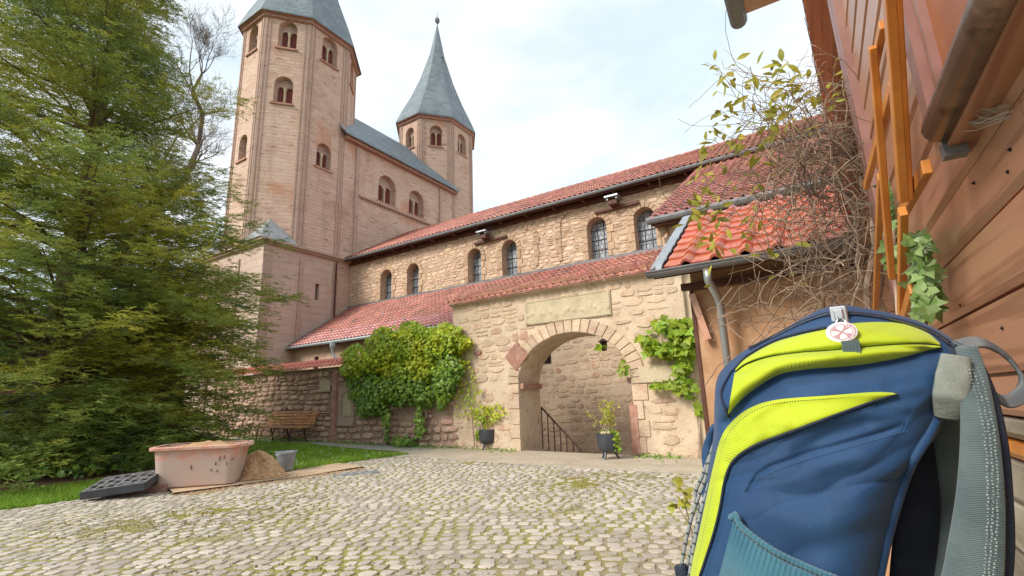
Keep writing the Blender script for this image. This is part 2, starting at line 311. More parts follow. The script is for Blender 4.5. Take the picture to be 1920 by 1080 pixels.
# ------------------------------------------------------------------ wall with real openings
def prof(op, u):
    c, r = (op['u0']+op['u1'])/2, (op['u1']-op['u0'])/2
    if op.get('kind', 'arch') == 'rect': return op['zs'], op['zt']
    t = max(0., 1-((u-c)/r)**2)
    return op['zs'], op['zt']+op.get('rise', r)*math.sqrt(t)
def wall(mb, O, U, N, Lw, z0, z1, ops, back=None, cuts=()):
    """front skin from O along U; ops have depth; z1 number or function of u"""
    O, U, N = np.array([O[0], O[1], 0.]), np.array(U, float), np.array(N, float)
    zt = z1 if callable(z1) else (lambda u: z1)
    zb = z0 if callable(z0) else (lambda u: z0)
    br = {0., Lw}; br |= set(cuts)
    for o in ops:
        n = o.get('n', 8)
        for k in range(n+1):
            a = math.pi*k/n if o.get('kind', 'arch') == 'arch' else 0
            u = (o['u0']+o['u1'])/2 - (o['u1']-o['u0'])/2*math.cos(a) if o.get('kind', 'arch') == 'arch' else (o['u0'] if k == 0 else o['u1'])
            br.add(min(max(u, 0), Lw))
    br = sorted(br); b2 = [br[0]]
    for b in br[1:]:
        if b-b2[-1] > 1e-4: b2.append(b)
    P = lambda u, z, d=0: O+U*u-N*d+np.array([0, 0, z])
    flip = np.cross(U, (0, 0, 1))@N < 0
    def q(*p): mb.quad(*(p[::-1] if flip else p))
    for ua, ub in zip(b2[:-1], b2[1:]):
        um = (ua+ub)/2
        act = sorted([o for o in ops if o['u0'] < um < o['u1']], key=lambda o: o['zs'])
        la, lb = zb(ua), zb(ub)
        for o in act:
            s0, ta = prof(o, ua); s1, tb = prof(o, ub)
            if s0 > la+1e-4: q(P(ua, la), P(ub, lb), P(ub, s1), P(ua, s0))
            d = o.get('depth', .3)
            if s0 > la+1e-4: q(P(ua, s0), P(ub, s1), P(ub, s1, d), P(ua, s0, d))
            q(P(ua, ta, d), P(ub, tb, d), P(ub, tb), P(ua, ta))
            if abs(ua-o['u0']) < 1e-3: q(P(ua, s0), P(ua, s0, d), P(ua, ta, d), P(ua, ta))
            if abs(ub-o['u1']) < 1e-3: q(P(ub, s1, d), P(ub, s1), P(ub, tb), P(ub, tb, d))
            la, lb = ta, tb
        q(P(ua, la), P(ub, lb), P(ub, zt(ub)), P(ua, zt(ua)))

# ------------------------------------------------------------------ stones
def stone_proto(name, n=9, rings=2, seed=0, m=None, bulge=.25, square=5.):
    r = random.Random(seed); th = [2*math.pi*(k+.25*r.uniform(-1, 1))/n for k in range(n)]
    out = []
    for t in th:
        c, s = math.cos(t), math.sin(t); rad = (abs(c)**square+abs(s)**square)**(-1/square)*.5*r.uniform(.80, 1.02); out.append((c*rad, s*rad))
    vs = [(x, 0, z) for x, z in out]; fs = []
    lv = [(.98, .75), (.86, 1.)] if rings == 2 else [(.84, .9)]
    for li, (sc, y) in enumerate(lv):
        b = len(vs); vs += [(x*sc+r.uniform(-.015, .015), y*(1+r.uniform(-.12, .12)), z*sc+r.uniform(-.015, .015)) for x, z in out]
        fs += [(b-n+k, b-n+(k+1) % n, b+(k+1) % n, b+k) for k in range(n)]
    vs.append((r.uniform(-.1, .1), 1+bulge*r.uniform(.2, 1), r.uniform(-.1, .1))); b = len(vs)-1-n
    fs += [(b+k, b+(k+1) % n, len(vs)-1) for k in range(n)]
    return vs, [f[::-1] for f in fs]
def protos(name, k, m, **kw):
    out = []
    for i in range(k):
        vs, fs = stone_proto(name, seed=i*17+3, **kw)
        me = bpy.data.meshes.new(name); me.from_pydata(vs, [], fs); me.materials.append(m); uvbox(me); out.append((me, vs, fs))
    return out
def cells(u0, u1, z0, z1, cw, ch, rnd, split=.22, tall=.08):
    out = []; z = z0
    while z < z1-.02:
        h = ch*rnd.uniform(.75, 1.35); h = min(h, z1-z)
        if z1-z-h < .4*ch: h = z1-z
        u = u0-rnd.uniform(0, cw)
        while u < u1:
            w = cw*rnd.uniform(.55, 1.55)
            if rnd.random() < split and h > .8*ch:
                a = rnd.uniform(.4, .6); out += [(u+w/2, z+h*a/2, w, h*a), (u+w/2, z+h*(1+a)/2, w, h*(1-a))]
            else: out.append((u+w/2, z+h/2, w, h))
            u += w
        z += h
    return out
def lay(parent, O, U, N, cl, ps, m, name='stone', proud=.03, gap=.012, keep=lambda u, z, w, h: True, maxn=300, wob=.3, prob=1., rnd=None, near=None):
    rnd = rnd or random.Random(5); O = np.array([O[0], O[1], 0.]); U = np.array(U, float); N = np.array(N, float)
    off = rootloc(parent); items = []
    for (u, z, w, h) in cl:
        z2 = z+h*wob*math.sin(u*2.1+z*3.3)*.5
        if not keep(u, z2, w, h) or rnd.random() > prob: continue
        w2, h2 = max(w-gap, .03)*rnd.uniform(.9, 1), max(h-gap, .02)*rnd.uniform(.86, 1)
        c = O+U*u+np.array([0, 0, z2]); p = proud*rnd.uniform(.55, 1.3); a = rnd.uniform(-.05, .05)
        ux, uz = U*math.cos(a)+np.array([0, 0, math.sin(a)]), np.array([0, 0, math.cos(a)])-U*math.sin(a)
        fl = rnd.choice((-1, 1)); M = np.eye(4); M[:3, 0] = ux*w2; M[:3, 1] = N*p; M[:3, 2] = uz*h2*1.0; M[:3, 3] = c-off-N*.004
        if np.cross(M[:3, 0], M[:3, 1])@M[:3, 2] < 0: M[:3, 0] *= -1
        dist = np.linalg.norm(c-CPOS); items.append((dist/math.sqrt(w*h), M, rnd.randrange(len(ps))))
    items.sort(key=lambda t: t[0])
    for _, M, k in items[:maxn]:
        o = bpy.data.objects.new(name, ps[k][0]); link(o, parent); o.matrix_basis = Matrix(M.tolist())
    rest = items[maxn:]
    if rest:
        V = []; F = []; nb = 0
        for _, M, k in rest:
            vs = np.array(ps[k][1]); V.append(vs@M[:3, :3].T+M[:3, 3]+off)
            F += [[i+nb for i in f] for f in ps[k][2]]; nb += len(vs)
        mb = MB(); mb.v = [tuple(p) for p in np.concatenate(V)]; mb.f = F; mb.m = [0]*len(F)
        mb.build(name+'s', m, parent, kind='stuff')
def inarch(o, u, z, mw=0., mh=0.):
    c, r = (o['u0']+o['u1'])/2, (o['u1']-o['u0'])/2+mw
    if abs(u-c) >= r or z < o['zs']-mh: return False
    return z < o['zt']+(mh if o.get('kind') == 'rect' else (o.get('rise', r-mw)+mh)*math.sqrt(max(0, 1-((u-c)/r)**2)))

# ------------------------------------------------------------------ pantiles
def pantile(tw, tl, th=.018, amp=.035, ns=7, rollf=.42):
    """one clay pantile: local x across, y up the slope, z normal"""
    def hgt(t): 
        if t < 1-rollf: return amp*.25*((2*t/(1-rollf)-1)**2)*.6
        s = (t-(1-rollf))/rollf; return amp*math.sin(math.pi*s)+.0*s + amp*.15*(1-s)
    xs = [i/(ns-1) for i in range(ns)] if ns <= 5 else [0, .2, .42, .58, .68, .79, .9, 1.0][:8]
    n = len(xs); vs = []
    for (y, dz) in ((0, th), (tl*1.12, 0)): vs += [((x)*tw*1.02, y, hgt(x)+dz) for x in xs]
    vs += [((x)*tw*1.02, 0, hgt(x)+th-.02) for x in xs]
    fs = [(i, i+1, n+i+1, n+i) for i in range(n-1)]+[(2*n+i, 2*n+i+1, i+1, i) for i in range(n-1)]
    return vs, fs
def tiles(parent, O, U, V, nu, nv, tw, tl, m, name='roof_tile', maxn=0, ns=7, amp=.035, th=.018, mask=None, jit=.004, rnd=None):
    rnd = rnd or random.Random(3); O, U, V = (np.array(q, float) for q in (O, U, V)); Nn = np.cross(U, V); off = rootloc(parent)
    vs, fs = pantile(tw, tl, th, amp, ns); vs_ = np.array(vs); it = []
    for j in range(nv):
        for i in range(nu):
            if mask and not mask(i, j): continue
            p = O+U*(i*tw+rnd.uniform(-jit, jit))+V*(j*tl+rnd.uniform(-jit, jit))+Nn*rnd.uniform(0, jit); a = rnd.uniform(-.012, .012)*(jit/.004)
            M = np.eye(4); M[:3, 0] = U+V*a; M[:3, 1] = V-U*a; M[:3, 2] = Nn; M[:3, 3] = p-off
            it.append((np.linalg.norm(p-CPOS), M))
    it.sort(key=lambda t: t[0])
    if maxn:
        me = bpy.data.meshes.new(name); me.from_pydata(vs, [], fs); me.materials.append(m); me.shade_smooth(); uvbox(me)
        me.set_sharp_from_angle(angle=R_(40))
        for _, M in it[:maxn]:
            o = bpy.data.objects.new(name, me); link(o, parent); o.matrix_basis = Matrix(M.tolist())
    rest = it[maxn:]
    if rest:
        MM = np.stack([M for _, M in rest]); Vv = np.einsum('nij,kj->nki', MM[:, :3, :3], vs_)+MM[:, None, :3, 3]+off
        F = (np.array(fs)[None]+(np.arange(len(rest))*len(vs))[:, None, None]).reshape(-1, 4)
        bulk(name+'s', Vv.reshape(-1, 3), F, m, parent)

# ------------------------------------------------------------------ leaves
def leafset(n, fold=.25, shape='oval'):
    if shape == 'oval': o = [(0, 0), (.32, .25), (.40, .55), (.22, .85), (0, 1), (-.22, .85), (-.40, .55), (-.32, .25)]
    elif shape == 'long': o = [(0, 0), (.16, .3), (.20, .55), (.10, .85), (0, 1), (-.10, .85), (-.20, .55), (-.16, .3)]
    else: o = [(0, 0), (.38, .08), (.55, .35), (.28, .48), (0, 1), (-.28, .48), (-.55, .35), (-.38, .08)]
    vs = [(0, .5, -.0)]+[(x, y, abs(x)*fold-.12*y*y) for x, y in o]
    return np.array(vs), [(0, i+1, (i+1) % 8+1) for i in range(8)]
LV = {k: leafset(0, shape=k) for k in ('oval', 'long', 'ivy')}
def frames(pos, nrm, size, droop=.4, spread=.9, r=rng):
    """random leaf frames facing roughly nrm, tips falling"""
    n = len(pos); N = np.tile(np.array(nrm, float), (n, 1))+r.normal(0, spread*.5, (n, 3)); N /= np.linalg.norm(N, axis=1)[:, None]
    T = r.normal(0, .7, (n, 3))+np.array([0, 0, -droop]); T -= N*np.sum(T*N, 1)[:, None]; T /= np.linalg.norm(T, axis=1)[:, None]
    X = np.cross(T, N); return np.stack([X, T, N], 2)*np.asarray(size).reshape(-1, 1, 1)
def leafbulk(name, pos, nrm, size, m, parent, shape='oval', droop=.4, spread=.9, kind='stuff', **k):
    vs, fs = LV[shape]; M = frames(pos, nrm, size, droop, spread)
    V = np.einsum('nij,kj->nki', M, vs)+pos[:, None, :]; F = (np.array(fs)[None]+(np.arange(len(pos))*len(vs))[:, None, None]).reshape(-1, 3)
    return bulk(name, V.reshape(-1, 3), F, m, parent, kind=kind, **k)
def leafparts(name, pos, nrm, size, m, parent, shape='oval', droop=.4, spread=.9):
    vs, fs = LV[shape]; M = frames(pos, nrm, size, droop, spread); off = rootloc(parent)
    me = bpy.data.meshes.new(name); me.from_pydata(vs.tolist(), [], fs); me.materials.append(m)
    for i in range(len(pos)):
        A = np.eye(4); A[:3, :3] = M[i]; A[:3, 3] = pos[i]-off
        o = bpy.data.objects.new(name, me); link(o, parent); o.matrix_basis = Matrix(A.tolist())

# ================================================================== GROUND
def lattice(xs, ys, dz, name, m, kind='structure', parent=None, clip=None):
    X, Y = np.meshgrid(xs, ys); Z = .013*np.clip(-X-4, 0, 22)*sstep((Y-3)/5.)+dz
    V = np.stack([X, Y, Z], 2).reshape(-1, 3); nx, ny = len(xs), len(ys)
    i = np.arange(nx-1)[None, :]+np.arange(ny-1)[:, None]*nx; F = np.stack([i, i+1, i+nx+1, i+nx], 2).reshape(-1, 4)
    return bulk(name, V, F, m, parent, kind=kind)
def strip(name, rows, dz, m, cross=10, kind='structure'):
    """rows: list of (pointA, pointB) xy pairs lofted"""
    V = []; 
    for a, b in rows:
        for k in range(cross+1):
            t = k/cross; x, y = a[0]+(b[0]-a[0])*t, a[1]+(b[1]-a[1])*t; V.append((x, y, G(x, y)+dz))
    n = cross+1; F = [(i*n+k, i*n+k+1, (i+1)*n+k+1, (i+1)*n+k) for i in range(len(rows)-1) for k in range(cross)]
    return bulk(name, np.array(V), np.array(F), m, None, kind=kind)
gxs = np.concatenate([[-1500, -400, -120, -60, -40], np.arange(-30, 4.01, 1.), [10, 40, 150, 600, 1500]])
gys = np.concatenate([[-1500, -400, -100, -30, -10, -2, 0, 1, 2], np.arange(3, 10.01, .5), [12, 16, 30, 100, 500, 1500]])
# no ground where the sunken yard behind the gate lies
lattice(gxs, gys[gys <= 10], -.012, 'ground', M_far)
lowg = MB(); lowg.quad((-1500, 10, -1.1), (1500, 10, -1.1), (1500, 1500, -1.1), (-1500, 1500, -1.1)); lowg.build('lower_yard_ground', M_sandp, kind='structure')
rt = MB(); rt.box(-60, 60, 9.85, 10.001, -1.3, -.02); rt.build('retaining_wall', M_mort, kind='structure')
EDGE = [(-9.3, -8), (-9.1, 2), (-9.0, 3.1), (-8.7, 4), (-8.45, 6), (-8.25, 7.6), (-8.1, 8.55)]
def xe(y): return float(np.interp(y, [p[1] for p in EDGE], [p[0] for p in EDGE]))
ys = np.arange(-8, 9.01, .5)
lawn_rows = [((-34, y), (xe(min(y, 8.55))-(max(0, y-8.3)**.6)*5.5 + .05*math.sin(y*5), y)) for y in np.arange(-8, 9.16, .25)]
strip('lawn_ground', lawn_rows, -.004, M_grassg, 24)
pv = strip('cobbled_yard', [((xe(y), y), (1.2, y)) for y in np.arange(-3, 8.01, .5)], 0.0, M_joint, 14)
strip('sandy_forecourt', [((-8.6, 7.9), (1.2, 7.75)), ((-8.7, 8.6), (1.2, 8.3)), ((-8.4, 9.0), (1.2, 9.0)), ((-8.4, 9.9), (1.2, 9.9))], .006, M_sandp, 24)
strip('gravel_path', [((-30, 9.05), (-30, 9.84)), ((-20, 9.02), (-20, 9.84)), ((-14, 8.95), (-14, 9.84)), ((-11, 8.8), (-11, 9.84)), ((-9, 8.65), (-9, 9.84)), ((-8, 8.6), (-8, 9.84))], .003, M_path, 8)
strip('soil_bed', [((-19, .5), (-10.9, 1.2)), ((-19, 3), (-10.6, 2.9)), ((-19, 5), (-11.3, 4.6)), ((-19, 6.5), (-14, 6.0))], .004, M_soil, 10)
# cobbles
cob_ps = protos('cobblestone', 10, M_cob, n=8, rings=2, bulge=.12, square=3.4)
def cobbles():
    r = random.Random(11); rot = R_(24); c, s = math.cos(rot), math.sin(rot); it = []
    v = -9.
    while v < 15:
        h = r.uniform(.10, .138); u = -15-r.uniform(0, .2)
        while u < 8:
            w = r.uniform(.085, .185)
            vv = v+.09*math.sin(u*.7+v*.3)+.03*math.sin(u*2.3)
            uc = u+w/2; x, y = uc*c-vv*s-1.5, uc*s+vv*c
            if x > xe(y)+.06+.05*math.sin(y*9) and x < .9 and -.5 < y < 7.95+.1*math.sin(x*4):
                fd = CF[0]*x+CF[1]*y
                if fd > 1.0:
                    sx = 960+FPX*(CR[0]*x+CR[1]*y-CR[2]*H)/fd
                    if -300 < sx < 2000:
                        sk = math.sin(x*1.7+1.3*math.sin(y*1.3))+math.sin(y*1.1+x*.6+2)
                        if not (sk > 1.35 and r.random() < .35):
                            it.append((math.hypot(x, y) + (0 if (0 < sx < 1345) else 50) + (0 if fd > 2.9 else 50), x, y, w, h, r.random()))
            u += w
        v += h
    it.sort(); off = np.zeros(3); rest = []
    for i, (d, x, y, w, h, q) in enumerate(it):
        a = rot+r.uniform(-.12, .12)+.06*math.cos(x*.7); g = r.uniform(.85, .95)
        X = np.array([math.cos(a), math.sin(a), 0]); Y = np.array([-math.sin(a), math.cos(a), 0]); M = np.eye(4)
        M[:3, 0] = X*w*g; M[:3, 2] = -Y*h*r.uniform(.78, .90); t = np.array([r.uniform(-.06, .06), r.uniform(-.06, .06), 1]); M[:3, 1] = t/np.linalg.norm(t)*r.uniform(.007, .014); M[:3, 3] = (x, y, G(x, y)-.002)
        if np.linalg.det(M[:3, :3]) < 0: M[:3, 0] *= -1
        k = r.randrange(len(cob_ps))
        if i < 300:
            o = bpy.data.objects.new('cobblestone', cob_ps[k][0]); link(o, pv); o.matrix_basis = Matrix(M.tolist())
        else: rest.append((M, k))
    mb = MB(); V = []; nb = 0
    for M, k in rest:
        vs = np.array(cob_ps[k][1]); V.append(vs@M[:3, :3].T+M[:3, 3]); mb.f += [[i+nb for i in f] for f in cob_ps[k][2]]; nb += len(vs)
    mb.v = [tuple(p) for p in np.concatenate(V)]; mb.m = [0]*len(mb.f); mb.build('cobblestones', M_cob, pv, kind='stuff')
cobbles()
# lawn blades and daisies
def grass(n=90000):
    y = rng.uniform(1.0, 9.1, n); e = np.interp(np.minimum(y, 8.55), [p[1] for p in EDGE], [p[0] for p in EDGE])-np.maximum(0, y-8.3)**.6*5.5
    x = e-rng.exponential(3.2, n); k = (x > -24) & ~((x > -19) & (x < -11.2) & (y < 5.5)); x, y = x[k], y[k]; n = len(x)
    z = .013*np.clip(-x-4, 0, 22)*sstep((y-3)/5.); hgt = rng.uniform(.025, .07, n); a = rng.uniform(0, 2*np.pi, n); w = .006+.004*rng.random(n)
    b = np.stack([x, y, z], 1); d = np.stack([np.cos(a)*w, np.sin(a)*w, 0*a], 1); tp = b+np.stack([rng.normal(0, .02, n), rng.normal(0, .02, n), hgt], 1)
    V = np.stack([b-d, b+d, tp], 1).reshape(-1, 3); bulk('lawn_grass', V, np.arange(3*n).reshape(-1, 3), M_blade, None, label='short green lawn between cobbles and old wall', cat='grass')
grass()
def daisies(n=170):
    mb = MB()
    for _ in range(n):
        y = random.uniform(5.5, 8.9); x = xe(min(y, 8.5))-random.expovariate(.35)-(max(0, y-8.3)**.6)*5.5; z = G(x, y)+.06; r_ = .017
        mb.add([(x, y, z+.004)]+[(x+r_*math.cos(t*math.pi/3), y+r_*math.sin(t*math.pi/3), z) for t in range(6)], [(0, i+1, (i+1) % 6+1) for i in range(6)])
    mb.build('daisies', M_white, label='tiny white daisies scattered in the lawn', cat='flowers', kind='stuff')
daisies()
def weeds():
    n = 14000; P = []
    while len(P) < n:
        x, y = random.uniform(-8.3, .1), random.uniform(1.8, 7.6)
        if math.sin(x*1.7+1.3*math.sin(y*1.3))+math.sin(y*1.1+x*.6+2) > random.uniform(-.1, 1.5): P.append((x, y, G(x, y)+.004))
    P = np.array(P); leafbulk('joint_moss', P, (0, 0, 1), rng.uniform(.010, .026, n), M_moss, pv, droop=-.2, spread=.8)
weeds()

# ================================================================== TOWERS AND WESTWORK
XB = -21.25
ch = thing('abbey_church', 'Romanesque abbey church with two octagonal stone towers and a red tiled nave', 'church', (XB, 17, 0))
def bifora(parent, O, U, N, u0, u1, zs, zt, depth=.32):
    """dark red shutters, twin little arches and a pale column set into a round-headed opening"""
    O = np.array([O[0], O[1], 0.]); U = np.array(U, float); N = np.array(N, float); w = u1-u0; c = (u0+u1)/2
    O2 = O-N*(depth-.0); a = w*.045; lw = w*.36
    ops = [dict(u0=c-a-lw, u1=c-a, zs=zs+.05, zt=zt-.16, depth=.12, n=6), dict(u0=c+a, u1=c+a+lw, zs=zs+.05, zt=zt-.16, depth=.12, n=6)]
    mb = MB(); r = w/2
    sub = [dict(o, u0=o['u0']-(c-r), u1=o['u1']-(c-r)) for o in ops]
    wall(mb, O2+U*(c-r), U, N, 2*r, zs, lambda u: zt+math.sqrt(max(0, r*r-(u-r)**2))+.02, sub, cuts=[r*(1-math.cos(math.pi*k/8)) for k in range(9)])
    f = mb.build('window', M_towerp, parent)
    for o in ops:
        s = MB(); mz = (zs+o['zt']+lw/2)/2; s.obox(O2-N*.14+U*(o['u0']+o['u1'])/2+np.array([0, 0, (zs+zt+.3)/2]), U*lw*.52, N*.015, (0, 0, (zt+.3-zs)/2)); s.build('shutter', M_shut, f)
    cm = MB(); cc = O2+U*c+N*.05; cm.lathe((cc[0], cc[1], 0), [(.085, zs+.05), (.085, zs+.16), (.055, zs+.18), (.055, zt-.32), (.10, zt-.14), (.10, zt-.06)], 8); cm.build('column', M_pale, f)
    sl = MB(); sl.obox(O+U*c+N*.03+np.array([0, 0, zs-.04]), U*(w/2+.12), N*.06, (0, 0, .05)); sl.build('sill', M_redstone, f)
KX = .83
def squeeze(root, cx):
    for o in [root]+list(root.children_recursive):
        if o.type == 'MESH':
            c = cx-XB; n = len(o.data.vertices); v = np.empty(n*3, 'f'); o.data.vertices.foreach_get('co', v); v = v.reshape(-1, 3); v[:, 0] = (cx+3.0-XB)+(v[:, 0]-(cx+3.0-XB))*KX; o.data.vertices.foreach_set('co', v.ravel()); o.data.update()
def octagon(cx, cy, z0, z1, wins, zc):
    ap, hs = 3.0, 1.2426
    tw = MB(); parts = []
    for k in range(8):
        a = k*math.pi/4; N = np.array([math.cos(a), math.sin(a), 0]); U = np.array([-math.sin(a), math.cos(a), 0]); O = np.array([cx, cy, 0])+N*ap-U*hs
        ws = []
        for (ks, zs, w_, hh) in wins:
            if k in ks: ws.append(dict(u0=hs-w_/2, u1=hs+w_/2, zs=zs, zt=zs+hh-w_/2, depth=.5))
        wall(tw, O, U, N, 2*hs, z0, z1, ws); parts += [(O, U, N, w) for w in ws]
    body = tw.build('tower', M_tower, ch)
    pm = MB()
    for k in range(8):
        a = (k+.5)*math.pi/4; R2 = ap/math.cos(math.pi/8)
        for s in (-1, 1):
            b = a+s*.055; p = np.array([cx+R2*math.cos(b)*.997, cy+R2*math.sin(b)*.997])
            a2 = (k+.5+s*.5)*math.pi/4; N = np.array([math.cos(a2), math.sin(a2), 0]); U = np.array([-math.sin(a2), math.cos(a2), 0])
            for off_, w_, d_ in ((.10, .11, .05), (.29, .07, .04)):
                q = np.array([cx, cy, 0])+N*ap+U*(-s)*(hs-off_)
                pm.obox(q+np.array([0, 0, (z0+z1)/2]), U*w_/2, N*d_, (0, 0, (z1-z0)/2-.1))
    pm.build('corner_shaft', M_towerp, body)
    for O, U, N, w in parts: bifora(body, O, U, N, w['u0'], w['u1'], w['zs'], w['zt'])
    cn = MB(); R2 = (ap)/math.cos(math.pi/8)
    for r0, r1, za, zb in ((R2+.02, R2+.14, z1-.22, z1), ):
        cn.lathe((cx, cy, 0), [(R2+.02, z1-.30), (R2+.16, z1-.26), (R2+.16, z1-.10), (R2+.30, z1-.05), (R2+.30, z1+.05)], 8)
    v = []
    for (x, y, z) in cn.v:
        dx, dy = x-cx, y-cy; c_, s_ = math.cos(math.pi/8), math.sin(math.pi/8); v.append((cx+dx*c_-dy*s_, cy+dx*s_+dy*c_, z))
    cn.v = v; cn.build('cornice', M_redstone, body)
    sp = MB(); e = R2+.36; hh_ = zc-z1; prf = [(e, z1-.08), (e, z1+.02), (e*.89, z1+.09*hh_), (e*.665, z1+.25*hh_), (e*.44, z1+.44*hh_), (e*.20, z1+.70*hh_), (R2*.02, zc)]
    sp.lathe((cx, cy, 0), prf, 8)
    sp.v = [(cx+(x-cx)*math.cos(math.pi/8)-(y-cy)*math.sin(math.pi/8), cy+(x-cx)*math.sin(math.pi/8)+(y-cy)*math.cos(math.pi/8), z) for x, y, z in sp.v]
    spo = sp.build('spire', M_slate, body)
    b = MB(); b.lathe((cx, cy, zc), [(.04, -.3), (.05, .25), (.20, .42), (.24, .58), (.20, .74), (.03, .9), (.02, 1.4)], 12); b.build('finial', M_lead, spo, smooth=True)
    hk = MB(); hk.tube([(cx+1.2, cy-.6, z1+6.3), (cx+1.5, cy-.7, z1+6.25), (cx+1.5, cy-.7, z1+5.8)], .04, 5); hk.build('roof_hook', M_iron, spo)
    squeeze(body, cx)
    return body
# faces: 0 = +X, 7 = +X-Y diagonal, 6 = -Y, 1 = +X+Y
octagon(-24.25, 14.95, 8.7, 21.85, [((0, 7, 6, 5, 1, 4, 3, 2), 19.85, 1.0, 1.7), ((7, 3), 16.55, 1.0, 1.6), ((0, 6, 4), 13.5, .9, 1.45)], 34.0)
octagon(-24.25, 26.8, 8.7, 21.8, [((0, 7, 6, 5, 1, 4, 3, 2), 19.4, 1.0, 1.7)], 32.0)
# block between the towers, continuing the east-facing plane
wb = MB()
by0, by1 = 13.75, 28.0
def Yp(px, py, X=XB): return float(PX(px, py, X)[1])
bw = [dict(u0=18.75-by0, u1=20.15-by0, zs=12.95, zt=14.1, depth=.5), dict(u0=21.3-by0, u1=22.65-by0, zs=12.95, zt=14.05, depth=.5), dict(u0=26.1-by0, u1=27.0-by0, zs=13.5, zt=14.3, depth=.5)]
by0w = 16.2
bw2 = [dict(o, u0=o['u0']+by0-by0w, u1=o['u1']+by0-by0w) for o in bw[:2]]
wall(wb, (XB+.02, by0w), (0, 1, 0), (1, 0, 0), 25.6-by0w, 5, 16.0, bw2)
blk = wb.build('west_block', M_tower, ch)
for o in bw2: bifora(blk, (XB+.02, by0w), (0, 1, 0), (1, 0, 0), o['u0'], o['u1'], o['zs'], o['zt'])
pl = MB()
for yy in (17.15, 24.3): pl.box(XB, XB+.10, yy-.12, yy+.12, 8.5, 15.7)
pl.box(XB, XB+.13, 17.27, 24.2, 12.72, 12.84)
pl.build('pilaster_strip', M_towerp, blk)
cb = MB()
for k in range(34): cb = MB(); cb.box(XB+.0, XB+.10, 17.5+k*.195, 17.5+k*.195+.08, 12.60, 12.72); cb.build('corbel', M_redstone, blk)
ec = MB(); ec.box(XB-.02, XB+.30, 16.15, 25.9, 15.78, 16.0); ec.build('eaves_cornice', M_redstone, blk)
rf = MB()
E0 = XB+.45
rf.add([(E0, 15.9, 16.02), (E0, 26.0, 16.02), (-23.75, 26.0, 19.4), (-23.75, 15.9, 19.4), (-26.6, 15.9, 16.02), (-26.6, 26.0, 16.02)], [(0, 1, 2, 3), (3, 2, 5, 4)])
rf.add([(E0, 15.9, 15.93), (E0, 26.0, 15.93), (-23.75, 26.0, 19.31), (-23.75, 15.9, 19.31)], [(3, 2, 1, 0), ])
rf.quad((E0, 15.9, 15.93), (E0, 26.0, 15.93), (E0, 26.0, 16.02), (E0, 15.9, 16.02))
rfo = rf.build('roof', M_slate, blk)
rk = MB(); rk.beam((E0+.01, 15.88, 16.06), (-23.75, 15.88, 19.44), .10, .10); rk.build('verge_flashing', M_zinc, rfo)
# square tower base
bb = MB(); y0 = 12.08
wall(bb, (XB, y0), (0, 1, 0), (1, 0, 0), 17.2-y0, -1.2, 8.62, [dict(kind='rect', u0=15.0-y0-.11, u1=15.0-y0+.11, zs=6.35, zt=7.2, depth=.4)])
wall(bb, (XB-6, y0), (1, 0, 0), (0, -1, 0), 6, -1.2, 8.62, [dict(kind='rect', u0=2.95, u1=3.13, zs=6.5, zt=7.4, depth=.4)])
wall(bb, (XB-6, 18), (0, -1, 0), (-1, 0, 0), 18-y0, -1.2, 8.62, [])
base = bb.build('tower_base', M_base, ch)
for (a, b_, c_, d_) in ((XB-.5, XB-.42, 14.85, 15.15),): 
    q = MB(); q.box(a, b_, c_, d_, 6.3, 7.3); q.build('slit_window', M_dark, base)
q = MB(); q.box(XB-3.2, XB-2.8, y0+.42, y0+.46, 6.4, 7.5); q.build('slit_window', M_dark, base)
ps = MB()
for yy, w_ in ((y0+.0+.28, .30), (14.05, .22), (15.95, .16)): ps.box(XB, XB+.07, yy-w_/2-.0, yy+w_/2, -1, 8.2)
for xx, w_ in ((XB-2.05, .22), (XB-3.95, .22)): ps.box(xx-w_/2, xx+w_/2, y0-.07, y0, -1, 8.2)
ps.build('pilaster_strip', M_towerp, base)
lc = MB(); lc.box(XB-6.2, XB+.16, y0-.16, 17.2, 8.62, 8.72); lc.box(XB-6.28, XB+.26, y0-.26, 17.3, 8.72, 8.84); lc.build('ledge_course', M_towerp, base)
dp = MB(); dp.tube([(XB+.14, 15.98, 8.5), (XB+.14, 15.98, 4.6)], .05, 6); dp.build('downpipe', M_brown, base)
# small sloped zinc roofs over the corners of the square base
def sq_roof(sx, sy):
    cx, cy = -24.25, 14.95; k = 3.2; a = 1.25; s = MB()
    c = (cx+sx*k, cy+sy*k, 8.85); p1 = (cx+sx*a, cy+sy*k, 8.85); p2 = (cx+sx*k, cy+sy*a, 8.85); t = (cx+sx*2.1, cy+sy*2.1, 10.35)
    s.add([c, p1, p2, t], [(0, 2, 3), (0, 3, 1), (1, 3, 2), (0, 1, 2)]); s.build('corner_roof', M_zinc, base)
for sx in (-1, 1):
    for sy in (-1,): sq_roof(sx, sy)

# ================================================================== NAVE
YN = 17.0
def XN(px, py): return float(PY(px, py, YN)[0])
def ZN(px, py): return float(PY(px, py, YN)[2])
X0N, X1N = XB, 3.0
nv_ops = []
for (pl_, pr_, pb, ptop) in ((714, 735, 566, 506), (764, 786, 557, 494), (878, 903, 535, 466), (942, 970, 524, 450), (1102, 1139, 489, 407), (1190, 1230, 474, 388)):
    xa, xb_ = XN(pl_, (pb+ptop)/2), XN(pr_, (pb+ptop)/2); zb_, zt_ = ZN((pl_+pr_)/2, pb), ZN((pl_+pr_)/2, ptop); r_ = (xb_-xa)/2
    nv_ops.append(dict(u0=xa-X0N, u1=xb_-X0N, zs=6.32, zt=zt_-r_, depth=.42, n=8))
nv = MB(); wall(nv, (X0N, YN), (1, 0, 0), (0, -1, 0), X1N-X0N, 1.0, 8.9, nv_ops)
nave = nv.build('nave_wall', M_mortn, ch)
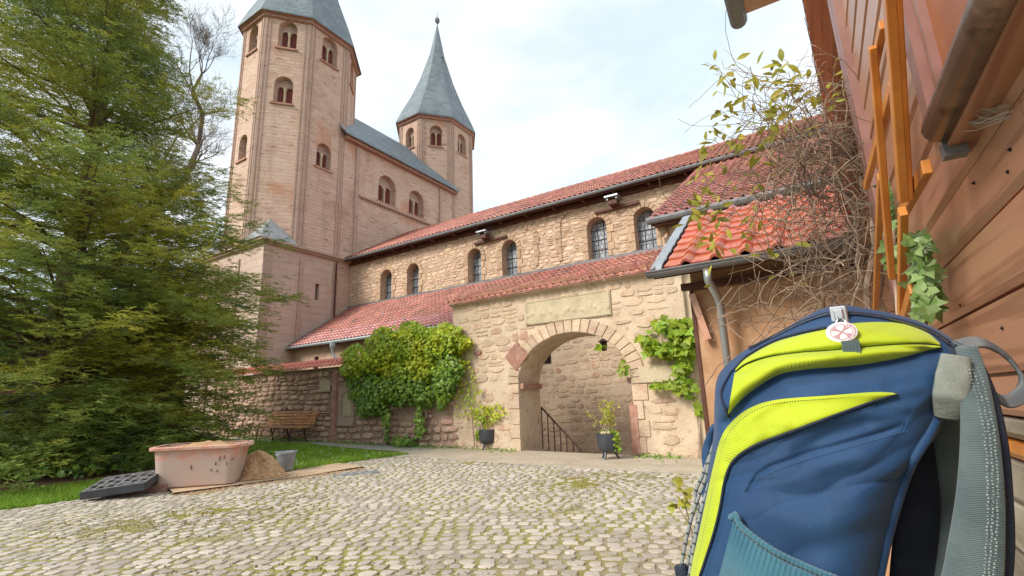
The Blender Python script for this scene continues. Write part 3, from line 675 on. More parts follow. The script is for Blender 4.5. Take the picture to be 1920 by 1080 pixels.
nps = protos('stone', 8, M_stonen, n=8, rings=1, bulge=.2, square=4.5)
def nkeep(u, z, w, h):
    if u > 18.9 or z > 8.65: return False
    for o in nv_ops:
        if inarch(o, u, z, .12+w*.35, .14): return False
        if inarch(o, u, z, .10, .12): return False
    return True
lay(nave, (X0N, YN), (1, 0, 0), (0, -1, 0), cells(0, 19, 6.0, 8.7, .36, .15, random.Random(21), split=.3), nps, M_stonen, proud=.03, gap=.016, keep=nkeep, maxn=300, wob=.35)
def arch_stones(parent, O, U, N, o, t, n, m, proud=.05, jamb=0, name='voussoir', a0=0, a1=math.pi, rise=None, bm=None):
    O = np.array([O[0], O[1], 0.]); U = np.array(U, float); N = np.array(N, float); c, r = (o['u0']+o['u1'])/2, (o['u1']-o['u0'])/2; ri = o.get('rise', r)
    for k in range(n):
        ta, tb = a0+(a1-a0)*(k+.04)/n, a0+(a1-a0)*(k+.96)/n; q = []
        for tt, rr in ((ta, 0), (tb, 0), (tb, t), (ta, t)): q.append((c-(r+rr)*math.cos(tt), o['zt']+(ri+rr)*math.sin(tt)))
        cu = sum(p[0] for p in q)/4; cz = sum(p[1] for p in q)/4; p_ = proud*random.uniform(.75, 1.15); mb = MB(); vs = []
        for d, s in ((-.05, 1), (p_*.7, 1), (p_, .9)): vs += [O+U*(cu+(u-cu)*s)+N*d+np.array([0, 0, cz+(z-cz)*s]) for u, z in q]
        fs = []
        for l in (0, 4): fs += [(l+i, l+(i+1) % 4, l+4+(i+1) % 4, l+4+i) for i in range(4)]
        fs.append((8, 9, 10, 11)); mb.add(vs, fs); mb.build(name, m, parent)
def jamb_stones(parent, O, U, N, o, t, hh, m, proud=.04, sides=(-1, 1), z0=None, name='jamb_stone'):
    O = np.array([O[0], O[1], 0.]); U = np.array(U, float); N = np.array(N, float)
    for s in sides:
        z = o['zs'] if z0 is None else z0; k = 0
        while z < o['zt']-.02:
            h = min(hh*random.uniform(.8, 1.3), o['zt']-z); ww = t*(1 if k % 2 else .62)*random.uniform(.9, 1.1); u = (o['u0']-ww/2) if s < 0 else (o['u1']+ww/2)
            b = MB(); b.obox(O+U*u+N*(proud*.3)+np.array([0, 0, z+h/2]), U*ww/2*.98, N*proud*random.uniform(.5, .8), (0, 0, h/2*.93)); b.build(name, m, parent); z += h; k += 1
for i, o in enumerate(nv_ops):
    arch_stones(nave, (X0N, YN), (1, 0, 0), (0, -1, 0), o, .2, 9, M_dress, .05)
    jamb_stones(nave, (X0N, YN), (1, 0, 0), (0, -1, 0), o, .26, .3, M_dress, .04)
    c = (o['u0']+o['u1'])/2+X0N; w = (o['u1']-o['u0'])/2; Z = o['zt']
    g = MB(); wall(g, (c-w, YN+.40), (1, 0, 0), (0, -1, 0), 2*w, 6.32, lambda u, w=w, Z=Z: Z+math.sqrt(max(0, w*w-(u-w)**2))+.01, [], cuts=[w*(1-math.cos(math.pi*k/8)) for k in range(9)])
    go = g.build('window', M_glass, nave)
    b = MB()
    for k in range(1, 5): b.box(c-w, c+w, YN+.37, YN+.39, 6.32+k*.42-.012, 6.32+k*.42+.012)
    for uu in (-.33, .33): b.box(c+uu*w-.010, c+uu*w+.010, YN+.372, YN+.388, 6.35, Z+w*.85)
    b.build('glazing_bar', M_iron, go)
# blocked round arches in the clerestory masonry
ba1 = dict(u0=XN(950, 480)-X0N+.55, u1=XN(1003, 480)-X0N, zs=6.5, zt=7.75); ba2 = dict(u0=XN(1053, 450)-X0N, u1=XN(1095, 450)-X0N+.1, zs=6.5, zt=7.9)
arch_stones(nave, (X0N, YN), (1, 0, 0), (0, -1, 0), ba1, .2, 5, M_dress, .07, a0=math.pi*.5, a1=math.pi)
arch_stones(nave, (X0N, YN), (1, 0, 0), (0, -1, 0), ba2, .2, 5, M_dress, .07, a0=0, a1=math.pi*.5)
jamb_stones(nave, (X0N, YN), (1, 0, 0), (0, -1, 0), ba1, .25, .3, M_dress, .06, sides=(1,)); jamb_stones(nave, (X0N, YN), (1, 0, 0), (0, -1, 0), ba2, .25, .3, M_dress, .06, sides=(-1,))
# nave roof
ez, ey, rz, ry = 8.80, 16.55, 11.35, 20.9
nr = MB(); nr.add([(XB, ey, ez), (3, ey, ez), (3, ry, rz), (XB, ry, rz), (XB, 25.2, ez), (3, 25.2, ez)], [(0, 1, 2, 3), (3, 2, 5, 4)])
nro = nr.build('roof', M_tile, ch)
sl = math.hypot(ry-ey, rz-ez); Vn = np.array([0, (ry-ey)/sl, (rz-ez)/sl]); tl = .32; tw = .23
tiles(nro, (XB+.05, ey-.08, ez+.01), (1, 0, 0), Vn, int(24/tw), int(sl/tl)+1, tw, tl, M_tile, ns=5, amp=.06, th=.045)
rd = MB()
for k in range(58): rd.tube([(XB+.1+k*.41, ry, rz+.05), (XB+.1+k*.41+.43, ry, rz+.085)], .10, 8)
rd.build('ridge_tile', M_tile, nro, kind='stuff')
so = MB(); so.quad((XB, ey-.02, ez-.10), (3, ey-.02, ez-.10), (3, YN, ez-.02), (XB, YN, ez-.02)); so.box(XB, 3, ey-.05, ey-.02, ez-.16, ez-.01); so.box(XB, 3, YN-.12, YN, 8.52, 8.72); so.build('soffit', M_brown, nro)
gt = MB(); gt.tube([(XB+.1, ey-.12, ez-.06), (3, ey-.12, ez-.06)], .07, 8); gt.build('gutter', M_lead, nro)
rb = MB()
for k in range(14): rb = MB(); rb.obox((XB+1+k*1.3, YN-.22, 8.66), (.05, 0, 0), (0, .2, 0), (0, 0, .05)); rb.build('rafter_end', M_brown, nro)
sn = MB(); sn.beam((XB+.05, ey-.05, ez+.12), (XB+.05, ey+2.6, ez+1.62), .3, .03); sn.build('verge_flashing', M_zinc, nro)
# little metal-roofed boxes on brown beams under the nave eaves
for (bx0, by_, bx1, by1_, qx, qy) in ((890, 460, 950, 440, 911, 452), (1115, 400, 1198, 378, 1153, 387)):
    a, b_ = PY(bx0, by_, 16.9), PY(bx1, by1_, 16.9); zz = (a[2]+b_[2])/2; c = PY(qx, qy, 16.8)
    t = thing('floodlight_box', 'small grey-topped box on a brown beam, %s' % ('nearer the church towers' if bx0 < 900 else 'farther from the church towers'), 'lamp box', (c[0], 17, zz))
    m = MB(); m.box(a[0], b_[0], 16.84, 16.95, zz-.05, zz+.05); m.build('beam', M_brown, t)
    m = MB(); m.box(c[0]-.17, c[0]+.17, 16.55, 16.85, zz+.05, zz+.22); m.build('housing', M_brown, t)
    m = MB(); m.box(c[0]-.26, c[0]+.26, 16.42, 16.88, zz+.30, zz+.36); m.box(c[0]-.2, c[0]-.15, 16.5, 16.8, zz+.22, zz+.30); m.box(c[0]+.15, c[0]+.2, 16.5, 16.8, zz+.22, zz+.30); m.build('cover', M_zinc, t)

# ================================================================== AISLE
YA, aez, aey = 13.95, 3.88, 13.6
ai_ops = [dict(kind='rect', u0=XB*0+float(PY(593, 676, YA)[0])-XB-.14, u1=float(PY(593, 676, YA)[0])-XB+.16, zs=2.55, zt=3.35, depth=.3), dict(kind='rect', u0=float(PY(1020, 665, YA)[0])-XB-.35, u1=float(PY(1020, 665, YA)[0])-XB+.28, zs=2.25, zt=2.85, depth=.3)]
aw = MB(); wall(aw, (XB, YA), (1, 0, 0), (0, -1, 0), 22, -1.2, 3.98, ai_ops)
aisle = aw.build('aisle_wall', M_rose, ch)
for o in ai_ops:
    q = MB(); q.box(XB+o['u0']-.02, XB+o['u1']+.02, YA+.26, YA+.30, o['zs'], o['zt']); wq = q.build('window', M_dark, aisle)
    q = MB(); 
    for k in range(3): x = XB+o['u0']+(o['u1']-o['u0'])*(k+.5)/3; q.box(x-.012, x+.012, YA+.1, YA+.125, o['zs'], o['zt'])
    for k in range(3): z = o['zs']+(o['zt']-o['zs'])*(k+.5)/3; q.box(XB+o['u0'], XB+o['u1'], YA+.126, YA+.14, z-.012, z+.012)
    q.build('grille', M_iron, wq)
gps = protos('stone', 10, M_stoneg, n=9, rings=2, bulge=.12, square=4.0)
fac = MB(); fac.box(XB+12.2, XB+21.8, YA-.06, YA-.004, -1.15, 3.85); faco = fac.build('stone_facing', M_mort, aisle)
def akeep(u, z, w, h): return not any(inarch(o, u, z, w/2, h/2) for o in ai_ops)
o_ = ai_ops[1]
lay(faco, (XB, YA-.06), (1, 0, 0), (0, -1, 0), cells(12.3, 21.0, -1.0, 3.8, .32, .19, random.Random(31), split=.1), gps, M_stoneg, proud=.02, gap=.02, keep=akeep, maxn=300, wob=.4, prob=.8)
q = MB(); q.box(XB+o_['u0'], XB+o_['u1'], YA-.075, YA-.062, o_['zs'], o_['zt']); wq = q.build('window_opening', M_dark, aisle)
q = MB()
for k in range(3): x = XB+o_['u0']+(o_['u1']-o_['u0'])*(k+.5)/3; q.box(x-.015, x+.015, YA-.11, YA-.085, o_['zs'], o_['zt'])
for k in range(2): z = o_['zs']+.2+k*.22; q.box(XB+o_['u0'], XB+o_['u1'], YA-.125, YA-.111, z-.012, z+.012)
q.build('grille', M_iron, wq)
atz = 6.15; al = math.hypot(YN-aey, atz-aez); Va = np.array([0, (YN-aey)/al, (atz-aez)/al])
ar = MB(); ar.add([(XB, aey, aez), (-4.3, aey, aez), (-4.3, YN, atz), (XB, YN, atz)], [(0, 1, 2, 3)])
aro = ar.build('roof', M_tile, ch)
nvr = int(al/.30)+1
M_tileL = M_tilew
tiles(aro, (XB+.25, aey-.07, aez+.01), (1, 0, 0), Va, int(16.8/.22), 4, .22, .30, M_tileL, ns=5, amp=.055, th=.04, name='dark_roof_tile')
tiles(aro, np.array((XB+.25, aey-.07, aez+.01))+Va*1.2, (1, 0, 0), Va, int(16.8/.22), nvr-4, .22, .30, M_tile, ns=5, amp=.055, th=.04)
fl = MB(); fl.box(XB, -4.3, YN-.10, YN-.01, atz+.02, atz+.14); fl.beam((XB+.1, aey, aez+.08), (XB+.1, YN, atz+.08), .28, .04); fl.build('lead_flashing', M_lead, aro)
gt = MB(); gt.tube([(XB+.1, aey-.12, aez-.05), (-4.3, aey-.12, aez-.05)], .065, 8); gt.build('gutter', M_zinc, aro)
fa = MB(); fa.box(XB+.02, -4.3, aey-.04, aey, aez-.16, aez-.01); fa.quad((XB, aey, aez-.14), (-4.3, aey, aez-.14), (-4.3, YA, aez-.1), (XB, YA, aez-.1)); fa.build('fascia', M_brown, aro)
h = PY(622, 655, 13.4)
dp = MB(); dp.lathe((h[0], 13.46, 0), [(.05, 3.35), (.09, 3.5), (.14, 3.62), (.15, 3.8)], 10); dp.tube([(h[0], 13.46, 3.4), (h[0]+.05, 13.5, 3.2), (h[0]+.45, 13.8, 2.9), (h[0]+.5, 13.86, 2.7), (h[0]+.5, 13.86, 0)], .05, 8); dp.build('downpipe', M_zinc, aro)
sg = MB()
for k in range(7):
    p = np.array((XB+2.2+k*2.3, aey, aez))+Va*(.9+.12*(k % 2)*10); sg = MB(); sg.obox(p+np.array([0, -.02, .12]), (.03, 0, 0), (0, .05, 0), (0, 0, .05)); sg.build('snow_hook', M_zinc, aro)

# catslide roof over the choir side, right of the clerestory
XC = -2.95; cey, cez = 10.35, 4.93; cl_ = math.hypot(YN-cey, 8.85-cez); Vc = np.array([0, (YN-cey)/cl_, (8.85-cez)/cl_])
cs = MB(); cs.quad((XC, cey, cez), (3.5, cey, cez), (3.5, YN, 8.85), (XC, YN, 8.85)); cso = cs.build('lower_roof', M_tile, ch)
full = int((cl_+.6)/.30)
tiles(cso, (XC, cey-.05, cez+.01), (1, 0, 0), Vc, int(5.2/.22), full, .22, .30, M_tile, name='roof_tile', maxn=300, amp=.055, th=.03)
m = MB(); m.box(XC+.03, 3.5, cey-.02, cey+.02, cez-.14, cez-.01); m.quad((XC+.05, cey, cez-.14), (3.5, cey, cez-.14), (3.5, 11.0, cez-.05), (XC+.05, 11, cez-.05)); m.build('fascia', M_brown, cso)
m = MB(); m.tube([(XC-.02, cey-.12, cez-.06), (3.5, cey-.12, cez-.06)], .08, 8); m.build('gutter', M_lead, cso)
m = MB()
wall(m, (XC+.25, 10.75), (1, 0, 0), (0, -1, 0), 5.5, -1.2, 4.95, []); wall(m, (XC+.25, 17), (0, -1, 0), (-1, 0, 0), 6.25, -1.2, lambda u: 8.85-(u)*(8.85-4.95)/6.6, [])
cho = m.build('choir_wall', M_mortn, ch)
lay(cho, (XC+.25, 10.75), (1, 0, 0), (0, -1, 0), cells(0, 2.2, 3.2, 4.9, .34, .18, random.Random(41)), gps, M_stoneg, proud=.05, gap=.03, maxn=60)
lay(cho, (XC+.25, 17), (0, -1, 0), (-1, 0, 0), cells(0, 6.2, 5.2, 8.2, .34, .16, random.Random(42)), nps, M_stonen, proud=.05, gap=.03, maxn=100, keep=lambda u, z, w, h: z < 8.3-u*.59)

# ================================================================== GATE WALL
YG = 9.8
GX0, GX1 = -8.12, -2.28
ga = thing('gate_wall', 'tall rubble stone wall with a round archway and a carved pale stone panel', 'gateway wall', (-4.6, YG, 0))
aop = dict(u0=-6.16-GX0, u1=-3.47-GX0, zs=-1.2, zt=1.52, rise=1.05, n=20, depth=.42)
topz = lambda u: 3.58
TH = .95
gm = MB(); gm.mi = 0
wall(gm, (GX0, YG), (1, 0, 0), (0, -1, 0), GX1-GX0, -.15, topz, [dict(aop, zs=-.15, depth=TH)])
wall(gm, (GX0, YG+TH), (1, 0, 0), (0, 1, 0), GX1-GX0, -1.2, topz, [dict(aop, depth=0)])
gm.quad((GX0, YG, -.15), (GX0, YG, 3.58), (GX0, YG+TH, 3.58), (GX0, YG+TH, -1.2)); gm.quad((GX1, YG, -.15), (GX1, YG+TH, -1.2), (GX1, YG+TH, 3.58), (GX1, YG, 3.58)); gm.quad((GX0, YG, 3.58), (GX1, YG, 3.58), (GX1, YG+TH, 3.58), (GX0, YG+TH, 3.58))
gwall = gm.build('wall', M_mort, ga)
panel = (PY(988, 608, YG), PY(1142, 540, YG)); pu0, pu1 = panel[0][0]-GX0, panel[1][0]-GX0; pz0, pz1 = 2.86, 3.36
notch = dict(kind='rect', u0=0, u1=0, zs=0, zt=0)
def gkeep(u, z, w, h):
    if u-w/2 < -.02 or u+w/2 > GX1-GX0+.02 or z+h/2 > 3.57 or z < .02: return False
    if inarch(aop, u, z, .30+w*.38, .34+h*.3): return False
    if pu0-w*.4 < u < pu1+w*.4 and pz0-h*.35 < z < pz1+h*.4: return False
    if 4.72 < u < 5.75 and 1.38 < z < 1.72: return False
    return True
lay(gwall, (GX0, YG), (1, 0, 0), (0, -1, 0), cells(0, GX1-GX0, 0.03, 3.6, .36, .20, random.Random(51), split=.14), gps, M_stoneg, proud=.022, gap=.02, keep=gkeep, maxn=300, wob=.45, prob=.86)
arch_stones(gwall, (GX0, YG), (1, 0, 0), (0, -1, 0), aop, .30, 23, M_stoneg, .04)
jamb_stones(gwall, (GX0, YG), (1, 0, 0), (0, -1, 0), aop, .30, .30, M_stoneg, .03, z0=.02)
im = MB()
for s, x in ((-1, -6.16), (1, -3.47)): im.box(x-.02 if s < 0 else x-.10, x+.10 if s < 0 else x+.02, YG+.02, YG+TH-.05, 1.40, 1.52)
im.build('impost', M_redstone, gwall)
rr = MB(); a = PY(975, 640, YG); rr.obox((PY(970, 668, YG)[0], YG-.02, PY(970, 668, YG)[2]), (.17, 0, .17), (0, .035, 0), (-.15, 0, .17)); rr.build('red_sandstone_block', M_redstone, gwall)
for (px, py, w, h) in ((897, 662, .1, .04), (885, 648, .05, .04)):
    p = PY(px, py, YG); b = MB(); b.obox((p[0], YG-.03, p[2]), (w, 0, 0), (0, .035, 0), (0, 0, h)); b.build('brick', M_redstone, gwall, bevel=.01)
# carved relief panel: worn raised ornament
rp_ = MB(); nx, nz = 120, 40
ph = rng.normal(0, 1, (40, 3)); 
def relief(u, z):
    e = min(u, 1-u, .0+z, 1-z)*1.0; b = 0 if e > .02 else .012
    t = 0
    for k in range(14):
        cu, cz, s = (k+.5)/14+.02*ph[k, 0], .5+.16*ph[k, 1], .018+.012*abs(ph[k, 2]); d = ((u-cu)/s)**2+((z-cz)/(s*4))**2; t += math.exp(-d)
    return b+.022*min(t, 1)
vs = [(GX0+pu0+(pu1-pu0)*i/nx, YG-.045-relief(i/nx, j/nz), pz0+(pz1-pz0)*j/nz) for j in range(nz+1) for i in range(nx+1)]
n_ = nx+1; rp_.add(vs, [(j*n_+i, j*n_+i+1, (j+1)*n_+i+1, (j+1)*n_+i) for j in range(nz) for i in range(nx)])
rp_.box(GX0+pu0-.02, GX0+pu1+.02, YG-.044, YG+.02, pz0-.02, pz1+.02); rp_.build('carved_panel', M_pale, gwall)
st = MB(); p = PY(1236, 680, YG); st.box(p[0]-.42, p[0]+.35, YG-.05, YG+.02, 1.40, 1.72); st.build('plain_panel', M_pale, gwall, bevel=.01)
# door rebate on the right jamb
b = MB(); b.box(-3.55, -3.40, YG-.045, YG+.25, .05, .98); b.box(-3.50, -3.47, YG-.05, YG+.2, .98, 1.05); b.build('gate_rebate', M_redstone, gwall)
# coping tiles
cp = MB(); cp.box(GX0-.05, GX1+.02, YG-.10, YG+TH+.1, 3.58, 3.62); cpo = cp.build('coping', M_mort, ga)
th_ = R_(24); Vg = np.array([0, math.cos(th_), math.sin(th_)])
tiles(cpo, (GX0-.08, YG-.22, 3.60), (1, 0, 0), Vg, 33, 2, .18, .42, M_tile3, name='coping_tile', maxn=200, amp=.075, th=.035, jit=.010)
rg = MB()
for k in range(15): rg.tube([(GX0+k*.4, YG+.36, 3.93), (GX0+k*.4+.42, YG+.36, 3.945)], .10, 8)

# lantern under the arch
lp = PY(1132, 648, 12.2); t = thing('hanging_lantern', 'small black wall lantern seen under the right side of the stone arch', 'lantern', tuple(lp))
m = MB(); m.lathe((lp[0], lp[1], lp[2]), [(.02, .2), (.16, .1), (.10, .1), (.08, -.12), (.03, -.14)], 8); m.build('lamp_body', M_iron, t); m = MB(); m.tube([(lp[0], lp[1], lp[2]+.18), (lp[0], 13.9, lp[2]+.25)], .02, 5); m.build('bracket', M_iron, t)
# steps and railing going down behind the arch
sp_ = MB()
for k in range(5): sp_.box(-6.2+k*.33, -5.87+k*.33, 10.80, 12.2, -1.25, -.50-k*.15)
sp_.build('stone_steps', M_sandp, label='pale stone steps descending behind the archway', cat='steps')
m = MB(); m.box(-8.0, -6.0, 10.001, 10.79, -1.25, -.02); m.build('landing', M_sandp, kind='structure')
rl = thing('iron_railing', 'dark iron stair railing sloping down behind the archway', 'railing', (-6, 11.0, 0))
YR = 10.85
pts = [(1000, 762), (1015, 764), (1092, 847)]; P3 = [PY(a, b, YR) for a, b in pts]
m = MB(); m.tube(P3, .022, 6); m.build('handrail', M_iron, rl)
for k in range(7):
    t_ = k/6.4; a = P3[1]*(1-t_)+P3[2]*t_; m = MB(); m.tube([a, (a[0], a[1], min(-.05-.42*max(0, a[0]+6.0)*.9, a[2]-.05))], .014, 5); m.build('baluster', M_iron, rl)
pb_ = PY(1262, 500, YG)
# corner upright of the gate wall's right end
b = MB(); b.box(GX1-.02, GX1+.30, YG+.12, YG+.5, -.1, 3.5); b.build('buttress', M_cream, ga)
b = MB(); b.box(GX1+.3, 1.0, 10.4, 10.6, -.5, 4.8); b.build('courtyard_wall', M_cream, label='cream plastered wall between gate pillar and tiled shed', cat='wall')

# ================================================================== LOW WALL WITH BENCH
LX0, LX1 = -19.8, GX0
lw = thing('rubble_wall', 'low reddish rubble wall with red coping tiles behind the wooden bench', 'garden wall', (-14, YG, 0))
ltop = lambda u: 2.28 if LX0+u < -12.55 else 1.62
m = MB(); wall(m, (LX0, YG), (1, 0, 0), (0, -1, 0), LX1-LX0, -.1, 2.28, [], cuts=()); m.box(LX0, LX1, YG+.01, YG+.5, -.1, 2.279); lwo = m.build('wall', M_mortl, lw)
lps = protos('stone', 10, M_stonel, n=9, rings=2, bulge=.3, square=4.5)
nic = (PY(652, 745, YG)[0]-LX0, 1.18)
def lkeep(u, z, w, h):
    if z < .0+h*.3 or z+h/2 > 2.27: return False
    if abs(u-nic[0]) < .36+w*.3 and .62 < z < 1.72: return False
    x = LX0+u
    if abs(x-float(PY(628, 760, YG)[0])) < .13+w*.3: return False
    if x > -11.2 and z > .75 and random.random() < .75: return False
    return True
lay(lwo, (LX0, YG), (1, 0, 0), (0, -1, 0), cells(0.0, LX1-LX0, .05, 2.27, .36, .16, random.Random(61), split=.15), lps, M_stonel, proud=.055, gap=.02, keep=lkeep, maxn=300, wob=.35)
q = MB(); x = float(PY(628, 760, YG)[0]); q.box(x-.10, x+.10, YG-.07, YG, .1, 2.2); q.build('pilaster_strip', M_redstone, lwo)
# small pale plaque and the trefoil niche
q = MB(); p0, p1 = PY(604, 735, YG), PY(624, 713, YG); q.box(p0[0], p1[0], YG-.11, YG-.075, p0[2], p1[2]); q.build('plaque', M_pale, lwo, bevel=.008)
nx0 = LX0+nic[0]; q = MB(); wall(q, (nx0-.34, YG-.05), (1, 0, 0), (0, -1, 0), .68, .66, 1.70, [dict(u0=.13, u1=.55, zs=.85, zt=1.32, depth=.11, n=10, rise=.25)])
q.box(nx0-.34, nx0+.34, YG-.012, YG+.01, .66, 1.70)
q.box(nx0-.345, nx0-.30, YG-.052, YG, .62, 1.7); q.box(nx0+.30, nx0+.345, YG-.052, YG, .62, 1.7); q.box(nx0-.345, nx0+.345, YG-.07, YG, .58, .66); q.build('niche', M_towerp, lwo)
q = MB(); q.box(nx0-.20, nx0+.20, YG-.02, YG-.0125, .86, 1.55); q.build('niche_back', M_pale, lwo)
c = MB(); c.box(LX0, LX1, YG-.06, YG+.56, 2.28, 2.31); cpo2 = c.build('coping', M_mortl, lw)
tiles(cpo2, (LX0, YG-.2, 2.30), (1, 0, 0), Vg, int((LX1-LX0)/.2), 2, .2, .36, M_tile2, name='coping_tile', maxn=120, amp=.055, th=.045, jit=.01)

# wooden bench
def bench():
    a, b = PG(480, 826, .17), PG(575, 828, .15); cx, cy = -14.5, 9.25; g = G(cx, cy)
    t = thing('park_bench', 'slatted varnished wooden bench on thin black legs against rubble wall', 'bench', (cx, cy, g))
    w = 1.25
    for k in range(4): m = MB(); m.box(cx-w, cx+w, cy-.24+k*.12, cy-.24+k*.12+.085, g+.42+.006*k, g+.45+.006*k); m.build('seat_slat', M_benchw, t)
    for k in range(5):
        m = MB(); z = .50+k*.085; y = cy+.26+k*.035; m.box(cx-w*.98, cx+w*.98, y, y+.025, g+z, g+z+.055); m.build('back_slat', M_benchw, t)
    for sx in (-.85, 0, .85):
        m = MB(); x = cx+sx; m.tube([(x, cy-.22, g+.40), (x, cy-.25, g+.2), (x, cy-.26, g)], .02, 6); m.tube([(x, cy-.22, g+.41), (x, cy+.24, g+.43), (x, cy+.44, g+.92)], .018, 6); m.tube([(x, cy+.2, g+.41), (x, cy+.3, g)], .02, 6); m.build('leg', M_iron, t)
bench()

# ================================================================== SHED WITH RED PANTILES
YS = 3.72
sh = thing('tiled_shed', 'small ochre plastered shed with a bright red pantile lean-to roof', 'shed', (-.3, YS, 0))
se0, se1 = PY(1228, 525, YS-.28), PY(1598, 462, YS-.28); sez = 1.985; ex0, ex1 = float(se0[0]), float(se1[0])+.03
Vs = np.array([0, math.cos(R_(32)), math.sin(R_(32))])
wm = MB(); wall(wm, (-.80, YS), (1, 0, 0), (0, -1, 0), 1.1, 0, 2.13, []); wall(wm, (-.80, YS+1.0), (0, -1, 0), (-1, 0, 0), 1.0, 0, 2.13, [])
swo = wm.build('wall', M_ochre, sh)
b = MB(); b.box(-.815, -.79, YS-.012, YS+.05, 0, 1.9); b.build('corner_board', M_brown, swo)
b = MB(); b.beam((-.86, YS-.04, 1.92), (ex1, YS-.04, 1.92), .05, .05); b.build('eaves_beam', M_brown, swo)
b = MB(); b.beam((PY(1300, 545, YS)[0], YS-.05, 1.86), (PY(1332, 640, YS)[0], YS-.05, 1.52), .045, .045); b.build('brace', M_plank, swo)
rs = MB(); O = np.array([ex0, YS-.30, sez]); Ls = 1.46
p = [O, O+np.array([ex1-ex0, 0, 0]), O+np.array([ex1-ex0, 0, 0])+Vs*Ls, O+Vs*Ls]; rs.quad(*p)
rs.quad(*[q-np.array([0, 0, .03]) for q in p[::-1]]); rs.quad(p[0], p[0]-np.array([0, 0, .03]), p[1]-np.array([0, 0, .03]), p[1]); sro = rs.build('roof', M_brown, sh)
twd = (ex1-ex0-.09)/6
tiles(sro, O+np.array([.09, -.03, .02]), (1, 0, 0), Vs, 6, 8, twd, .18, M_tile2, name='roof_tile', maxn=100, amp=.036, th=.020, jit=.003)
vg = MB(); Nn = np.cross((1, 0, 0), Vs)
vg.beam(O+Vs*0+Nn*.03, O+Vs*Ls+Nn*.03, .03, .05, up=Nn)
for k in range(8): 
    c = O+Vs*(k*.18+.10)+Nn*(.045)+np.array([.055, 0, 0]); vg.obox(c-np.array([.02, 0, 0]), (.03, 0, .0), Vs*.07, Nn*.012+Vs*.03)
vg.build('zinc_verge', M_zinc, sro, bevel=.006)
gm_ = MB(); pr = [(.038*math.cos(a), .036*math.sin(a)) for a in np.linspace(math.pi, 2*math.pi, 8)]
for s_ in (1, .88):
    vs = [(x, YS-.35+p_[0]*s_, sez+.005+p_[1]*s_) for x in (ex0-.03, ex1) for p_ in pr]; gm_.add(vs, [(i, i+1, 8+i+1, 8+i) for i in range(7)])
gm_.tube([(ex0-.03, YS-.388, sez+.008), (ex1, YS-.388, sez+.008)], .008, 6); gm_.add([(ex0-.03, YS-.35+p_[0], sez+.005+p_[1]) for p_ in pr], [tuple(range(8))]); gm_.build('gutter', M_lead, sro, smooth=False)
dq = MB(); x = float(PY(1330, 530, YS-.33)[0]); dq.tube([(x, YS-.36, 1.955), (x, YS-.36, 1.88), (x+.015, YS-.20, 1.80), (x+.02, YS-.16, 1.74), (x+.02, YS-.15, 0)], .026, 10); dq.build('downpipe', M_zinc, sro, smooth=True)
hb = MB(); hb.box(-.47, -.20, YS-.03, YS, 1.43, 1.46); hb.build('hinge_strap', M_iron, swo)

# ================================================================== HOUSE WITH RED-BROWN PLANKING
hs_ = thing('timber_house', 'red brown plank clad timber house wall close on the right', 'house', (.3, 0, 0)); hs_.rotation_euler = (0, 0, R_(1.15))
# local frame: x out of the wall is negative, y along the wall, z up
m = MB(); m.box(.03, .5, -1.5, 3.95, 0, 4.95); core = m.build('wall', M_plank, hs_, local=True)
zs = [1.085, 1.17, 1.31, 1.44, 1.55, 1.66]
seq = [(1.085, 1.20), (1.20, 1.322), (1.322, 1.445), (1.445, 1.562), (1.562, 1.70)]
def plank(y0, y1, z0, z1, m_, name='plank', lap=.012):
    q = MB(); w = .024
    # shiplap board: chamfered lower edge gives a shadow groove
    pr_ = [(.03, z0+.006), (.004, z0+.006), (-.004, z0+.018), (-.002, z1-.004), (.012, z1), (.03, z1)]
    vs = [(p_[0], y, p_[1]) for y in (y0, y1) for p_ in pr_]; n = 6
    q.add(vs, [(i, i+1, n+i+1, n+i) for i in range(5)]+[tuple(range(6))[::-1], tuple(range(6, 12))]); q.build(name, m_, core, local=True)
for (a, b) in ((1.084, 1.166), (1.166, 1.305), (1.305, 1.438), (1.438, 1.552)):
    plank(-1.4, .35+a*.4, a, b, M_plank); plank(.352+a*.4, 2.25, a, b, M_plank)
plank(-1.4, 2.25, 1.552, 1.70, M_plank)
z = 1.70
while z < 4.85: plank(1.36, 2.25, z, z+.13, M_plank); z += .13
z = 1.70
z = 1.04
for k, (h, mm) in enumerate(((.044, M_plank2), (.04, M_orange), (.09, M_plank2), (.11, M_plank2), (.10, M_plank2), (.12, M_plank2), (.12, M_plank2), (.12, M_plank2), (.12, M_plank2))):
    plank(-1.4, 2.25, z, z+h, mm, 'lower_board'); z -= .0
    z = z - ((.04, .09, .11, .10, .12, .12, .12, .12, .12)[k])
# far section: overlapping shingle courses
z = 1.9; k = 0
while z < 4.85:
    q = MB()
    q.add([(.02, 2.30, z+.10), (-.012, 2.30, z), (.02, 3.9, z+.10), (-.012, 3.9, z), (.02, 2.3, z), (.02, 3.9, z)], [(0, 1, 3, 2), (1, 4, 5, 3), (0, 4, 1)]); q.build('shingle_course', M_plank, core, local=True); z += .085; k += 1
q = MB(); q.box(-.03, .03, 2.25, 2.31, 0, 4.94); q.box(-.02, .03, 2.42, 2.5, 1.8, 4.94); q.box(-.008, .03, 3.9, 3.96, 1.5, 4.94); q.build('corner_post', M_mauve, core, local=True)
# window above the ledge
q = MB(); q.box(.0, .03, .25, 1.31, 1.70, 3.0); wi = q.build('window', M_panelo, core, local=True)
q = MB(); q.box(-.018, .03, 1.315, 1.375, 1.69, 3.0); q.box(-.016, .0, 1.22, 1.235, 1.70, 3.0); q.build('window_frame', M_mauve, wi, local=True)
